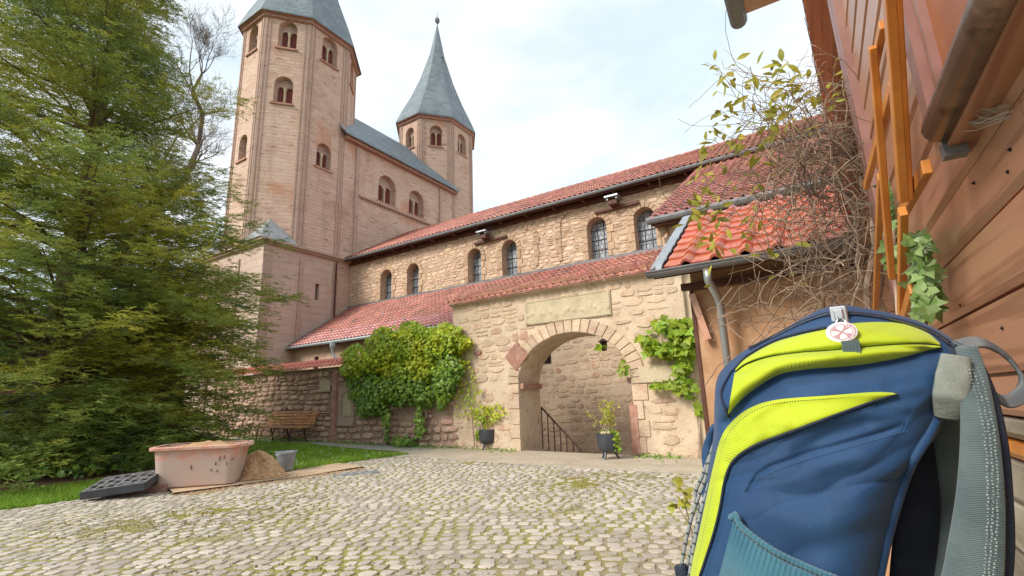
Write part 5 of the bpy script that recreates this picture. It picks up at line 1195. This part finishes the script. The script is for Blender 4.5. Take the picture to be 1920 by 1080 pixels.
def tub():
    cx, cy = -8.45, 4.12; a = R_(48); t = thing('mortar_tub', 'large dusty red plastic mortar tub filled with sand', 'tub', (cx, cy, .05))
    c, s = math.cos(a), math.sin(a); m = MB(); n = 28
    lv = [(.50, .30, .05), (.525, .325, .07), (.565, .36, .45), (.59, .375, .60), (.60, .385, .625)]
    for li, (hw, hd, z) in enumerate(lv): m.v += [(cx+x*c-y*s, cy+x*s+y*c, z) for x, y in rrect(hw, hd, min(hw, hd)*.38)]
    m.f = [(i*n+k, i*n+(k+1) % n, (i+1)*n+(k+1) % n, (i+1)*n+k) for i in range(len(lv)-1) for k in range(n)]+[tuple(range(n))[::-1]]
    k0 = len(m.v)
    for (hw, hd, z) in ((.585, .365, .625), (.54, .32, .42)): m.v += [(cx+x*c-y*s, cy+x*s+y*c, z) for x, y in rrect(hw, hd, min(hw, hd)*.38)]
    m.f += [(3*n+n+k, 3*n+n+(k+1) % n, k0+(k+1) % n, k0+k) for k in range(n)]+[(k0+k, k0+(k+1) % n, k0+n+(k+1) % n, k0+n+k) for k in range(n)]
    m.m = [1 if 2*n <= q_ < 3*n else 0 for q_ in range(len(m.f))]; m.build('shell', [M_tub, M_tubm], t, smooth=False)
    m = MB()
    for hw, hd, z in ((.59, .38, .585), (.64, .42, .59), (.645, .425, .625), (.63, .41, .64), (.585, .37, .635)): m.v += [(cx+x*c-y*s, cy+x*s+y*c, z+.004*math.sin(k_*1.1)) for k_, (x, y) in enumerate(rrect(hw, hd, min(hw, hd)*.36))]
    m.f = [(i*n+k, i*n+(k+1) % n, (i+1)*n+(k+1) % n, (i+1)*n+k) for i in range(4) for k in range(n)]; m.m = [0]*len(m.f); m.build('rim', M_tubr, t)
    for sx in (-1, 1):
        m = MB(); q = (cx+sx*.65*c, cy+sx*.65*s); m.obox((q[0], q[1], .60), (c*.03, s*.03, 0), (-s*.14, c*.14, 0), (0, 0, .018)); m.build('handle', M_tubr, t, bevel=.008)
    m = MB(); nr_ = 14
    for j in range(nr_+1):
        f = j/nr_
        for x, y in rrect(.57, .35, .12): m.v.append((cx+(x*f)*c-(y*f)*s, cy+(x*f)*s+(y*f)*c, .58+.075*(1-f**2)*(1+.3*math.sin(x*f*6+1))+.01*math.sin(x*f*31+y*f*17)))
    m.f = [(i*n+k, i*n+(k+1) % n, (i+1)*n+(k+1) % n, (i+1)*n+k) for i in range(nr_) for k in range(n)]; m.m = [0]*len(m.f)
    m.build('sand_fill', M_sand, None, label='sand heaped inside the dusty red tub', cat='sand', kind='stuff')
    # smears and scratches on the shell
    m = MB()
    def on(u, z):
        w = .60+.10*(z-.07)/.55*1.; d = .325+.055*(z-.07)/.55; return np.array([cx+u*c+(d+.004)*s, cy+u*s-(d+.004)*c, z])
    for (u, z, l, sl2) in ((.32, .40, .07, .4), (.38, .42, .06, .35), (.42, .33, .05, .3), (.22, .26, .03, .2), (.30, .24, .03, .1), (.48, .40, .03, 2), (-.05, .3, .06, .1), (.27, .34, .05, .3)):
        m.tube([on(u, z), on(u+.02*sl2, z+l)], .005, 4)
    m.build('mortar_smear', M_dark, t)
tub()
def heap():
    cx, cy = -8.33, 4.92; m = MB(); n, R2 = 44, .50
    from mathutils import noise as mn
    for j in range(19):
        f = j/18
        for k in range(n):
            a = 2*math.pi*k/n; rr = R2*f*(1+.12*math.sin(2*a+.6)+.07*math.sin(5*a)); x, y = rr*math.cos(a), rr*math.sin(a)*.95; z = .37*max(0, 1-f**1.8)**1.15*(1+.14*math.cos(a-2))
            z += .06*mn.noise(Vector((x*8, y*8, 1)))*(1-f**3)+.03*mn.noise(Vector((x*26, y*26, 4)))*(1-f**3); m.v.append((cx+x, cy+y, max(.05+z, .052)))
    m.f = [(i*n+k, i*n+(k+1) % n, (i+1)*n+(k+1) % n, (i+1)*n+k) for i in range(18) for k in range(n)]; m.m = [0]*len(m.f)
    m.build('sand_heap', M_sand, None, label='heap of damp building sand between tub and grey bucket', cat='sand', loc=(cx, cy, .05))
    r = random.Random(8); cl_ = MB()
    for _ in range(130):
        a, q = r.uniform(0, 6.28), r.random()**.5; x, y = .5*q*math.cos(a), .48*q*math.sin(a); s = r.uniform(.008, .022); z = .06+.37*max(0, 1-q**1.8)**1.15; cl_.lathe((cx+x, cy+y, z), [(0, -s), (s, 0), (s*.5, s*.8), (0, s)], 5)
    cl_.build('sand_clods', M_sand, None, label='loose clods scattered over the sand heap', cat='clods', kind='stuff')
heap()
def bucket():
    cx, cy = -8.5, 5.56; t = thing('bucket', 'grey plastic bucket standing on the sandy board', 'bucket', (cx, cy, .05)); m = MB()
    m.lathe((cx, cy, .055), [(.01, 0), (.125, 0), (.13, .01), (.175, .33), (.165, .33), (.12, .03), (.01, .03)], 24); m.build('body', M_bucket, t, smooth=True); t.children[0].data.set_sharp_from_angle(angle=R_(40))
    m = MB(); m.lathe((cx, cy, .055), [(.175, .30), (.192, .305), (.192, .335), (.172, .34)], 24); m.build('rim', M_zinc, t)
    m = MB(); m.tube([(cx-.19, cy, .36), (cx-.14, cy-.12, .345), (cx, cy-.195, .335), (cx+.14, cy-.12, .345), (cx+.19, cy, .36)], .004, 5); m.build('handle', M_zinc, t)
bucket()
def gridcrate():
    # lattice paving grid leaning on a brick
    P0, P1, P2 = PG(218, 938, .03), PG(308, 905, .20), PG(183, 905, .17)
    a = R_(48); cx, cy = -8.72, 3.22; t = thing('plastic_grid', 'black plastic lattice grid slab tilted on a brick beside the tub', 'grid', (cx, cy, 0))
    U = np.array([math.cos(a), math.sin(a), .10]); U /= np.linalg.norm(U); V = np.array([-math.sin(a), math.cos(a), .16]); V = V-U*(U@V); V /= np.linalg.norm(V); N = np.cross(U, V); C0 = np.array([cx, cy, .17]); hu, hv = .37, .33
    for s in (-1, 1):
        m = MB(); m.obox(C0+V*s*hv, U*hu, V*.012, N*.05); m.build('side', M_pot, t); m = MB(); m.obox(C0+U*s*hu, U*.012, V*hv, N*.05); m.build('side', M_pot, t)  # sides take a darker material than the bars, painting in their shade
    for i in range(7):
        m = MB(); u = -hu+hu*2*i/6*.97+.01; m.obox(C0+U*u+N*.042, U*.014, V*hv, N*.010); m.build('bar', M_grid, t)
    for j in range(8):
        m = MB(); v = -hv+2*hv*j/7*.97+.01
        for i in range(6):
            if (i+2*j) % 5 < 3 or j in (0, 7): m.obox(C0+V*v+U*(-hu+hu*2*(i+.5)/6)+N*.0445, U*.055, V*.016, N*.010)
        m.build('cross_bar', M_grid, t)
    m = MB(); m.obox(C0-N*.03, U*hu*.96, V*hv*.96, N*.008); m.build('hole_shade', M_dark, t)  # dark sheet behind the bars paints the shade in the holes
    for k, (x, y, an, l) in enumerate(((-8.62, 3.58, 35, 'reddish brick wedged between plastic grid and tub'), (-8.95, 3.35, 50, 'dark brick lying under the tilted plastic grid'))):
        b = MB(); a2 = R_(an); b.obox((x, y, .06), (math.cos(a2)*.20, math.sin(a2)*.20, 0), (-math.sin(a2)*.10, math.cos(a2)*.10, 0), (0, 0, .055)); b.build('brick', M_brickr, None, label=l, cat='brick', loc=(x, y, 0), bevel=.01)
gridcrate()
m = MB(); c = PG(668, 890); m.obox((c[0], c[1], .022), (.22, .30, 0), (-.2, .15, 0), (0, 0, .012)); m.build('pale_slab', M_zinc, None, label='flat pale grey slab set in cobbles at the end of the plywood', cat='slab', loc=(c[0], c[1], 0))

P_ = []
for _ in range(2600):
    x = random.uniform(-17, -2.4)
    if -6.2 < x < -3.4 or random.random() < .35*(1+math.sin(x*2.3)): continue
    y = 9.74-random.expovariate(7.); P_.append((x, y, G(x, y)+random.uniform(.0, .07)*math.exp(-(9.75-y)*5)+.01))
P_ = np.array(P_); leafbulk('wall_foot_weeds', P_, (0, -.4, .8), rng.uniform(.025, .06, len(P_)), M_leafd, None, label='low green weeds along the foot of the old wall', cat='weeds', spread=1.3)
P_ = []
for _ in range(420):
    x, y = random.uniform(-9, .3), random.uniform(1.6, 9.4); P_.append((x, y, G(x, y)+.022))
P_ = np.array(P_); leafbulk('fallen_leaves', P_, (0, 0, 1), rng.uniform(.012, .035, len(P_)), M_bark2, None, label='dry brown leaf scraps strewn over the cobbled yard', cat='leaves', droop=-.1, spread=.5)
V_ = []; F_ = []
for k in range(900):
    t_ = random.random(); a_ = A_*(1-t_)+B_*t_; q_ = abs(random.gauss(0, .16)); x, y, r0 = a_[0]+q_, a_[1]+random.gauss(0, .1), random.uniform(.004, .013); z = G(x, y)+.018; b0_ = len(V_)
    V_ += [(x-r0, y-r0, z), (x+r0, y-r0*.6, z), (x+r0*.3, y+r0, z), (x, y, z+r0)]; F_ += [(b0_, b0_+1, b0_+3), (b0_+1, b0_+2, b0_+3), (b0_+2, b0_, b0_+3)]
bulk('spilled_sand', np.array(V_), np.array(F_), M_sand, None, label='spilled sand grains on cobbles beside the plywood edge', cat='sand')

# ================================================================== BACKPACK
def backpack():
    YM, DP = .79, .145
    t = thing('backpack', 'navy and lime green hiking backpack with a round cross badge on its zip', 'backpack', (-.02, YM, .62))
    out_px = [(1575, 574), (1620, 579), (1690, 594), (1745, 614), (1785, 640), (1792, 665), (1778, 700), (1770, 750), (1758, 795), (1732, 832), (1708, 880), (1690, 935), (1672, 1000), (1655, 1080), (1640, 1200), (1625, 1330), (1580, 1400), (1450, 1420), (1320, 1400), (1270, 1340), (1262, 1250), (1278, 1160), (1296, 1080), (1312, 990), (1328, 910), (1338, 850), (1345, 800), (1346, 750), (1350, 708), (1368, 682), (1400, 657), (1448, 632), (1498, 603), (1538, 582)]
    W3 = np.array([PY(a, b, YM) for a, b in out_px])[:, [0, 2]]
    # smooth closed outline (Catmull-Rom)
    k = len(W3); sm = []
    for i in range(k):
        p0, p1, p2, p3 = W3[(i-1) % k], W3[i], W3[(i+1) % k], W3[(i+2) % k]
        for j in range(9):
            s = j/9; sm.append(.5*((2*p1)+(-p0+p2)*s+(2*p0-5*p1+4*p2-p3)*s*s+(-p0+3*p1-3*p2+p3)*s**3))
    sm = np.array(sm); c0 = np.array([PY(1530, 930, YM)[0], PY(1530, 930, YM)[2]])
    th = np.arctan2(sm[:, 1]-c0[1], sm[:, 0]-c0[0]); rd_ = np.hypot(sm[:, 1]-c0[1], sm[:, 0]-c0[0]); o = np.argsort(th); th, rd_ = th[o], rd_[o]
    thx = np.concatenate([th-2*math.pi, th, th+2*math.pi]); rdx = np.tile(rd_, 3)
    LAT = np.random.default_rng(17).random((64, 64))
    folds = [ # polyline px, width m, depth m (positive = valley)
        ([(1352, 800), (1400, 745), (1460, 708), (1560, 694), (1680, 676), (1772, 655)], .010, .022),
        ([(1378, 694), (1400, 676), (1440, 664), (1520, 656), (1560, 652), (1650, 643), (1762, 647)], .0035, .008),
        ([(1370, 800), (1450, 752), (1560, 738), (1680, 738), (1760, 720)], .006, -.004),
        ([(1400, 925), (1418, 893), (1445, 876), (1520, 850), (1620, 822), (1700, 800)], .0022, .0038),
        ([(1470, 800), (1560, 782), (1640, 770), (1720, 768)], .010, -.005), ([(1500, 850), (1560, 812), (1620, 792)], .008, .004),
        ([(1440, 905), (1520, 880), (1620, 856)], .012, -.004), ([(1600, 700), (1680, 705), (1755, 720)], .008, .005), ([(1480, 722), (1560, 712), (1650, 718)], .007, -.005), ([(1650, 760), (1700, 780), (1750, 770)], .006, .004),
        ([(1420, 690), (1480, 672), (1560, 668)], .006, -.003), ([(1620, 612), (1680, 618), (1740, 636)], .006, -.004), ([(1400, 790), (1420, 815), (1400, 840)], .008, -.003), ([(1470, 760), (1490, 790)], .007, .003),
        ([(1360, 880), (1352, 960), (1330, 1040)], .008, .003), ([(1450, 960), (1550, 990), (1620, 960)], .02, -.006), ([(1500, 1040), (1580, 1010), (1640, 1000)], .014, .004), ([(1560, 900), (1620, 880), (1680, 850)], .012, .004)]
    FP = [(np.array([PY(a, b, YM-DP) for a, b in pl_])[:, [0, 2]], w, d) for pl_, w, d in folds]
    def ysurf(x, z, disp=True):
        x = np.asarray(x, float); z = np.asarray(z, float); a = np.arctan2(z-c0[1], x-c0[0]); R0 = np.interp(a, thx, rdx); s = np.clip(np.hypot(x-c0[0], z-c0[1])/R0, 0, 1)
        y = YM-DP*(1-s**3.2)**.5
        if disp:
            f = (1-s**6)
            for pl_, w, d in FP:
                best = np.full(np.shape(x), 9.)
                for p, q in zip(pl_[:-1], pl_[1:]):
                    v = q-p; tt = np.clip(((x-p[0])*v[0]+(z-p[1])*v[1])/(v@v), 0, 1); best = np.minimum(best, np.hypot(x-p[0]-v[0]*tt, z-p[1]-v[1]*tt))
                y = y+d*np.exp(-(best/w)**2)*f
            def rid(u, v):
                i0, j0 = np.floor(u).astype(int), np.floor(v).astype(int); fu, fv = u-i0, v-j0; fu, fv = fu*fu*(3-2*fu), fv*fv*(3-2*fv); T = LAT
                g = lambda a, b: T[(a) % 64, (b) % 64]
                return (g(i0, j0)*(1-fu)+g(i0+1, j0)*fu)*(1-fv)+(g(i0, j0+1)*(1-fu)+g(i0+1, j0+1)*fu)*fv
            u1, v1 = x*.94+z*.34, z*.94-x*.34
            wr = (1-np.abs(2*rid(u1*6+3, v1*25+rid(u1*9, v1*9)*1.2)-1))**5; wr2 = (1-np.abs(2*rid(u1*8+9, v1*46+1.2*rid(x*20, z*20))-1))**4
            amt = np.clip((z-c0[1])/.12+.55, .12, 1)
            y = y+(.0055*wr+.0016*wr2)*f*amt+.0012*np.sin(x*61+z*38+1.5*np.sin(z*47))*f
        return y
    def onv(px, py, off=0.):
        px, py = np.asarray(px, float), np.asarray(py, float); D = CF+((px-960)/FPX)[..., None]*CR+((540-py)/FPX)[..., None]*CU; Y = np.full(px.shape, YM-DP)
        def pt(Y): return CPOS+D*(Y/D[..., 1])[..., None]
        for _ in range(12): q = pt(Y); Y = .5*Y+.5*ysurf(q[..., 0], q[..., 2], False)
        for _ in range(7): q = pt(Y); Y = .4*Y+.6*ysurf(q[..., 0], q[..., 2])
        return pt(Y-off)
    def on(px, py, off=0.): return onv(np.array([px]), np.array([py]), off)[0]
    # body
    nth, ns = 420, 110; aa = np.linspace(-math.pi, math.pi, nth, endpoint=False); Rr = np.interp(aa, thx, rdx); ss = np.linspace(0, 1, ns+1)[1:]**.8
    X = c0[0]+np.outer(ss, Rr*np.cos(aa)); Z = c0[1]+np.outer(ss, Rr*np.sin(aa)); Yf = ysurf(X, Z); Yb = 2*YM-ysurf(X, Z, False)
    front = np.stack([X, Yf, Z], 2); backv = np.stack([X, Yb, Z], 2)[::-1][1:]
    V = np.concatenate([front.reshape(-1, 3), backv.reshape(-1, 3)]); nr_ = ns+ns-1
    i = np.arange(nth); F = []
    for r_ in range(nr_-1): F.append(np.stack([r_*nth+i, r_*nth+(i+1) % nth, (r_+1)*nth+(i+1) % nth, (r_+1)*nth+i], 1))
    b = bulk('body', V, np.concatenate(F)[:, ::-1], M_navy, t, kind=None, smooth=True)
    # centre cap
    m = MB(); cen = (c0[0], float(ysurf(c0[0], c0[1])), c0[1]); m.add([cen]+[tuple(q) for q in front[0]], [(0, 1+k_, 1+(k_+1) % nth) for k_ in range(nth)]); m.build('body_centre', M_navy, t, smooth=True)
    def resample(pl_, n):
        pl_ = np.array(pl_, float); k = len(pl_); q = []
        for i in range(k-1):
            p0, p1, p2, p3 = pl_[max(i-1, 0)], pl_[i], pl_[i+1], pl_[min(i+2, k-1)]
            for j in range(12): s = j/12; q.append(.5*((2*p1)+(-p0+p2)*s+(2*p0-5*p1+4*p2-p3)*s*s+(-p0+3*p1-3*p2+p3)*s**3))
        q.append(pl_[-1]); q = np.array(q); d = np.r_[0, np.cumsum(np.hypot(*np.diff(q, axis=0).T))]; u = np.linspace(0, d[-1], n); return np.stack([np.interp(u, d, q[:, 0]), np.interp(u, d, q[:, 1])], 1)
    def patch(name, e0, e1, mt, off=.0025, nu=90, nv=16, puff=0., ruf=0.):
        a, b_ = resample(e0, nu), resample(e1, nu); s = np.linspace(0, 1, nv+1)[None, :]; q = a[:, None, :]*(1-s[..., None])+b_[:, None, :]*s[..., None]; e = np.minimum(s, 1-s)*2
        Vv = onv(q[..., 0], q[..., 1], off*np.minimum(1, e*6+.25)+puff*np.sin(math.pi*s)**.6+ruf*np.sin(np.arange(nu)*1.15)[:, None]*np.exp(-s*5))
        n = nv+1; F_ = np.array([(i_*n+j, i_*n+j+1, (i_+1)*n+j+1, (i_+1)*n+j) for i_ in range(nu-1) for j in range(nv)]); return bulk(name, Vv.reshape(-1, 3), F_, mt, t, kind=None, smooth=True)
    patch('lime_lid_panel', [(1379, 692), (1400, 671), (1450, 643), (1500, 628), (1550, 617), (1600, 606), (1680, 605), (1735, 622), (1762, 643)], [(1379, 696), (1400, 681), (1440, 668), (1500, 660), (1560, 656), (1620, 650), (1680, 645), (1735, 644), (1763, 648)], M_lime, puff=.005)
    patch('lime_lid_panel', [(1377, 700), (1400, 684), (1440, 670), (1500, 661), (1560, 657), (1620, 651), (1680, 646), (1735, 646), (1763, 649)], [(1364, 780), (1378, 762), (1410, 733), (1460, 703), (1520, 692), (1600, 686), (1680, 673), (1730, 660), (1765, 652)], M_lime, puff=.006, nv=22)
    patch('lime_side_panel', [(1682, 737), (1640, 735), (1560, 741), (1460, 749), (1410, 763), (1375, 788), (1352, 820), (1337, 875), (1325, 930), (1310, 1000), (1292, 1080), (1275, 1160)], [(1682, 740), (1640, 753), (1560, 782), (1480, 812), (1430, 830), (1392, 850), (1370, 872), (1358, 905), (1350, 950), (1338, 1000), (1312, 1080), (1290, 1160)], M_lime, nu=130, nv=20, puff=.003)
    # stretch side pocket with gathered elastic top
    patch('side_pocket', [(1378, 966), (1388, 984), (1415, 1008), (1460, 1038), (1520, 1066), (1580, 1090), (1640, 1110)], [(1340, 1110), (1350, 1150), (1380, 1180), (1430, 1200), (1490, 1210), (1560, 1220), (1630, 1230)], M_teal, off=.012, nu=160, nv=36, puff=.01, ruf=.0007)
    def cordline(name, pts, r_, mt, off, n=8, ns_=60):
        q = resample(pts, ns_); m = MB(); m.tube([on(a, b2, off) for a, b2 in q], r_, n); return m.build(name, mt, t, smooth=True)
    q = resample([(1370, 972), (1380, 966), (1388, 984), (1415, 1008), (1460, 1038), (1520, 1066), (1580, 1090)], 90); m = MB(); m.tube([on(a, b2, .014) for a, b2 in q], [.0036+.0004*math.sin(i_*1.9) for i_ in range(90)], 8); m.build('pocket_hem', M_teal, t, smooth=True)
    # piping and seams
    cordline('piping', [(1366, 782), (1352, 740), (1368, 702), (1379, 690), (1400, 668), (1450, 640), (1500, 624), (1550, 614)], .0016, M_navyd, .003)
    cordline('piping', [(1682, 738), (1640, 752), (1560, 781), (1480, 811), (1430, 829), (1392, 849), (1370, 871), (1358, 904), (1350, 950), (1338, 1000), (1312, 1080)], .0014, M_navyd, .004)
    cordline('zip_track', [(1405, 655), (1450, 632), (1500, 607), (1540, 592), (1575, 588), (1620, 590), (1690, 603), (1745, 622), (1780, 645)], .0028, M_navyd, .004)
    cordline('piping', [(1770, 700), (1762, 760), (1742, 812), (1708, 868), (1684, 930), (1665, 1000), (1648, 1080), (1635, 1150)], .005, M_navy, .002)
    # stitching beside the seams and zip teeth
    def dashes(name, pts, off, mt, n=150, r_=.00055, shift=(0, 0)):
        q = resample(pts, n); P_ = onv(q[:, 0]+shift[0], q[:, 1]+shift[1], off); m = MB()
        for k_ in range(0, n-1, 2): m.tube([P_[k_], P_[k_]*.3+P_[k_+1]*.7], r_, 4)
        m.build(name, mt, t, kind='stuff')
    dashes('stitching', [(1660, 748), (1600, 768), (1560, 784), (1480, 814), (1430, 833), (1392, 853), (1374, 875), (1362, 908), (1354, 952), (1342, 1002), (1316, 1080)], .0012, M_seam, 220, shift=(4, 5))
    dashes('stitching', [(1640, 738), (1560, 744), (1460, 752), (1410, 767), (1375, 793), (1354, 824), (1340, 878), (1328, 932), (1313, 1002), (1296, 1080)], .0045, M_navyd, 220, shift=(5, 3))
    dashes('stitching', [(1372, 775), (1384, 760), (1414, 731), (1460, 702), (1520, 690), (1600, 684), (1680, 671), (1730, 658)], .0065, M_navyd, 150, shift=(0, -5))
    dashes('stitching', [(1418, 896), (1450, 878), (1520, 853), (1620, 825), (1695, 803)], .0012, M_seam, 120, shift=(0, 6))
    dashes('zip_teeth', [(1430, 641), (1450, 632), (1500, 607), (1540, 592), (1556, 589)], .0070, M_silver, 120, r_=.0009); dashes('zip_teeth', [(1592, 589), (1620, 590), (1690, 603), (1745, 622), (1780, 645)], .0070, M_silver, 160, r_=.0009)
    # zip pull, badge, webbing tag
    b0, cB = on(1573, 590, .006), on(1578, 623, .014)
    m = MB(); m.box(b0[0]-.009, b0[0]+.009, b0[1]-.006, b0[1], b0[2]-.012, b0[2]+.010); m.box(b0[0]-.005, b0[0]+.005, b0[1]-.011, b0[1]-.006, b0[2]-.008, b0[2]+.006); zp = m.build('zip_slider', M_silver, t, bevel=.002)
    m = MB(); m.tube([b0+np.array([.0, -.009, -.002]), b0+np.array([-.005, -.012, -.012]), b0+np.array([0, -.013, -.02]), b0+np.array([.006, -.012, -.012]), b0+np.array([.0, -.009, -.002])], .0016, 6); m.build('pull_ring', M_silver, zp, smooth=True)
    nB = (CPOS-cB); nB = nB/np.linalg.norm(nB); nB = nB+np.array([-.05, 0, .25]); nB /= np.linalg.norm(nB); uB = np.cross((0, 0, 1), nB); uB /= np.linalg.norm(uB); vB = np.cross(nB, uB); RB = .0158
    def disc(mb, r0, r1, h0, h1, n=40):
        k_ = len(mb.v); mb.add([cB+nB*h0+(uB*math.cos(q_)+vB*.78*math.sin(q_))*r0 for q_ in np.linspace(0, 2*math.pi, n+1)[:-1]]+[cB+nB*h1+(uB*math.cos(q_)+vB*.78*math.sin(q_))*r1 for q_ in np.linspace(0, 2*math.pi, n+1)[:-1]], [(i_, (i_+1) % n, n+(i_+1) % n, n+i_) for i_ in range(n)])
    m = MB(); disc(m, RB, RB, -.003, .0); disc(m, RB, RB*.96, 0, .0012); m.add([cB+nB*.0012+(uB*math.cos(q_)+vB*.78*math.sin(q_))*RB*.96 for q_ in np.linspace(0, 2*math.pi, 41)[:-1]], [tuple(range(40))]); bo = m.build('badge', M_badge, t)
    m = MB(); disc(m, RB*.72, RB*.66, .0016, .0016); m.build('badge_ring', M_badger, bo)
    m = MB()
    for k_ in range(4):
        a = math.pi/4+k_*math.pi/2+.12; d = np.array([math.cos(a), math.sin(a)]); e = np.array([-d[1], d[0]]); q = [d*.02+e*.05, d*.30+e*.07, d*.60+e*.21, d*.60-e*.21, d*.30-e*.07, d*.02-e*.05]; m.add([cB+nB*.0019+(uB*p[0]+vB*.78*p[1])*RB for p in q], [tuple(range(6))])
    m.build('badge_cross', M_badger, bo)
    m = MB()
    for k_ in range(26):
        a = -1.1+k_*.085; d = np.array([math.cos(a), math.sin(a)]); 
        if k_ % 5 == 4: continue
        m.obox(cB+nB*.0018+(uB*d[0]+vB*.78*d[1])*RB*.84, (uB*-d[1]+vB*d[0])*RB*.022, (uB*d[0]+vB*d[1])*RB*.05, nB*.0002)
    m.build('badge_lettering', M_badger, bo)
    tg_ = on(1596, 651, .012); m = MB(); ug = uB*math.cos(.1)+vB*.1
    m.obox(tg_, uB*.0085, vB*.0075, nB*.0012)
    for k_ in range(6): m.obox(tg_+uB*(-.0075+k_*.003)+nB*.0015, uB*.0006, vB*.008, nB*.0006)
    m.build('pull_tab', M_gstrap, t)
    # harness side: grey block, padded strap, webbing, grab loop
    def ribbon(name, pts, w, th_, mt, Ys, n=40, edge=None, wdir=None):
        """flat padded strap following px points at depth Ys; w half-width in x"""
        c = resample(pts, n); Yv = np.interp(np.linspace(0, 1, n), np.linspace(0, 1, len(Ys)), Ys); wv = np.interp(np.linspace(0, 1, n), np.linspace(0, 1, len(w)), w); m = MB(); cs_ = 12
        for i_ in range(n):
            p = PY(c[i_][0], c[i_][1], Yv[i_]); q = PY(c[min(i_+1, n-1)][0], c[min(i_+1, n-1)][1], Yv[min(i_+1, n-1)]); pp = PY(c[max(i_-1, 0)][0], c[max(i_-1, 0)][1], Yv[max(i_-1, 0)]); d = q-pp; d /= np.linalg.norm(d)
            sd2 = np.cross(d, (0, 1, 0)); sd2 /= np.linalg.norm(sd2)
            if wdir is not None: sd2 = np.array(wdir, float); sd2 -= d*(sd2@d); sd2 /= np.linalg.norm(sd2)
            nn_ = np.cross(sd2, d)
            for k_ in range(cs_):
                a = 2*math.pi*k_/cs_; ca, sa = math.cos(a), math.sin(a); m.v.append(tuple(p+sd2*wv[i_]*np.sign(ca)*abs(ca)**.6+nn_*th_*np.sign(sa)*abs(sa)**.8))
        m.f = [(i_*cs_+k_, i_*cs_+(k_+1) % cs_, (i_+1)*cs_+(k_+1) % cs_, (i_+1)*cs_+k_) for i_ in range(n-1) for k_ in range(cs_)]+[tuple(range(cs_))[::-1], tuple((n-1)*cs_+k_ for k_ in range(cs_))]; m.m = [0]*len(m.f)
        return m.build(name, mt, t, smooth=True)
    ribbon('back_pad', [(1792, 668), (1788, 705), (1782, 745), (1776, 782)], [.012, .0145, .0145, .011], .0045, M_gmesh, [.68, .675, .675, .69])
    ribbon('back_panel', [(1752, 790), (1742, 860), (1726, 950), (1716, 1040), (1710, 1160), (1706, 1300)], [.012, .018, .022, .023, .024, .024], .008, M_navyd, [.80, .80, .80, .80, .80, .80])
    ribbon('webbing', [(1772, 770), (1776, 830), (1784, 890), (1790, 960), (1782, 1060), (1760, 1180)], [.013, .012, .012, .012, .012, .012], .0025, M_gstrap, [.76, .76, .78, .78, .78, .78])
    stp = ribbon('shoulder_strap', [(1812, 652), (1822, 690), (1832, 760), (1838, 840), (1838, 930), (1832, 1010), (1822, 1090), (1800, 1200)], [.009, .012, .014, .016, .018, .020, .021, .022], .006, M_gstrap, [.70, .68, .665, .655, .65, .645, .64, .64], n=60)
    ribbon('strap_backing', [(1828, 680), (1850, 740), (1866, 820), (1872, 900), (1872, 980), (1866, 1060), (1850, 1180)], [.006, .008, .009, .010, .012, .013, .013], .009, M_navyd, [.70, .69, .68, .675, .67, .665, .66], n=50)
    m = MB(); e = resample([(1838, 690), (1858, 760), (1870, 830), (1874, 920), (1872, 1000), (1866, 1090)], 62); r = random.Random(4)
    for i_, (a, b2) in enumerate(e):
        for off_ in (-4, -13, -22):
            p = PY(a+off_+r.uniform(-1.5, 1.5), b2+(3 if off_ < -10 else 0), np.interp(b2, [672, 760, 900, 1090], [.682, .665, .650, .640])-.0075); m.obox(p, (.0006*r.uniform(.5, 1.2), 0, 0), (0, .0004, 0), (.0001, 0, .0006*r.uniform(.5, 1.3)))
    m.build('strap_fleck', M_dot, stp, kind='stuff')
    ribbon('grab_loop', [(1800, 648), (1835, 642), (1870, 655), (1900, 682), (1915, 712), (1908, 742), (1885, 752), (1866, 742)], [.010]*8, .0020, M_loop, [.74, .76, .78, .79, .79, .78, .76, .74], n=44, wdir=(.15, 1, .55))
    # elastic cord with black flecks along the front
    for pts, dy in (([(1348, 806), (1335, 845), (1322, 900), (1300, 960), (1285, 1020), (1274, 1085)], .74), ([(1350, 800), (1340, 850), (1330, 905), (1314, 960), (1302, 1020), (1292, 1085)], .72), ([(1340, 830), (1318, 890), (1304, 925), (1310, 960), (1296, 1030), (1284, 1085)], .76)):
        q = resample(pts, 60); P_ = [PY(a, b2, dy) for a, b2 in q]; m = MB(); m.tube(P_, .0024, 7); co = m.build('elastic_cord', M_cordw, t, smooth=True); m = MB()
        for k_ in range(1, 58, 4): m.tube([P_[k_], P_[k_]*.25+P_[k_+1]*.75], .0027, 6)
        m.build('cord_fleck', M_cordb, co)
    ribbon('cord_lock', [(1275, 1060), (1282, 1085), (1284, 1110)], [.008, .010, .008], .008, M_navyd, [.74, .74, .74], n=8)
    ribbon('front_pocket_edge', [(1338, 800), (1331, 830), (1327, 855), (1328, 890), (1322, 930)], [.004, .008, .008, .005, .003], .012, M_navy, [.80, .81, .81, .80, .80], n=30)
backpack()
# the bench plank the backpack stands on
bp2 = thing('bench_seat', 'weathered wooden bench under the backpack against the plank wall', 'bench', (-.05, .8, 0))
zb = float(PY(1450, 1420, .79)[2])-.002
for k in range(3): m = MB(); m.box(-.9, .25, .58+k*.15, .71+k*.15, zb-.035, zb); m.build('seat_slat', M_plank2, bp2, bevel=.004)
for x in (-.8, .15):
    for y in (.62, .95): m = MB(); m.box(x-.03, x+.03, y-.03, y+.03, 0, zb-.035); m.build('leg', M_plank2, bp2)
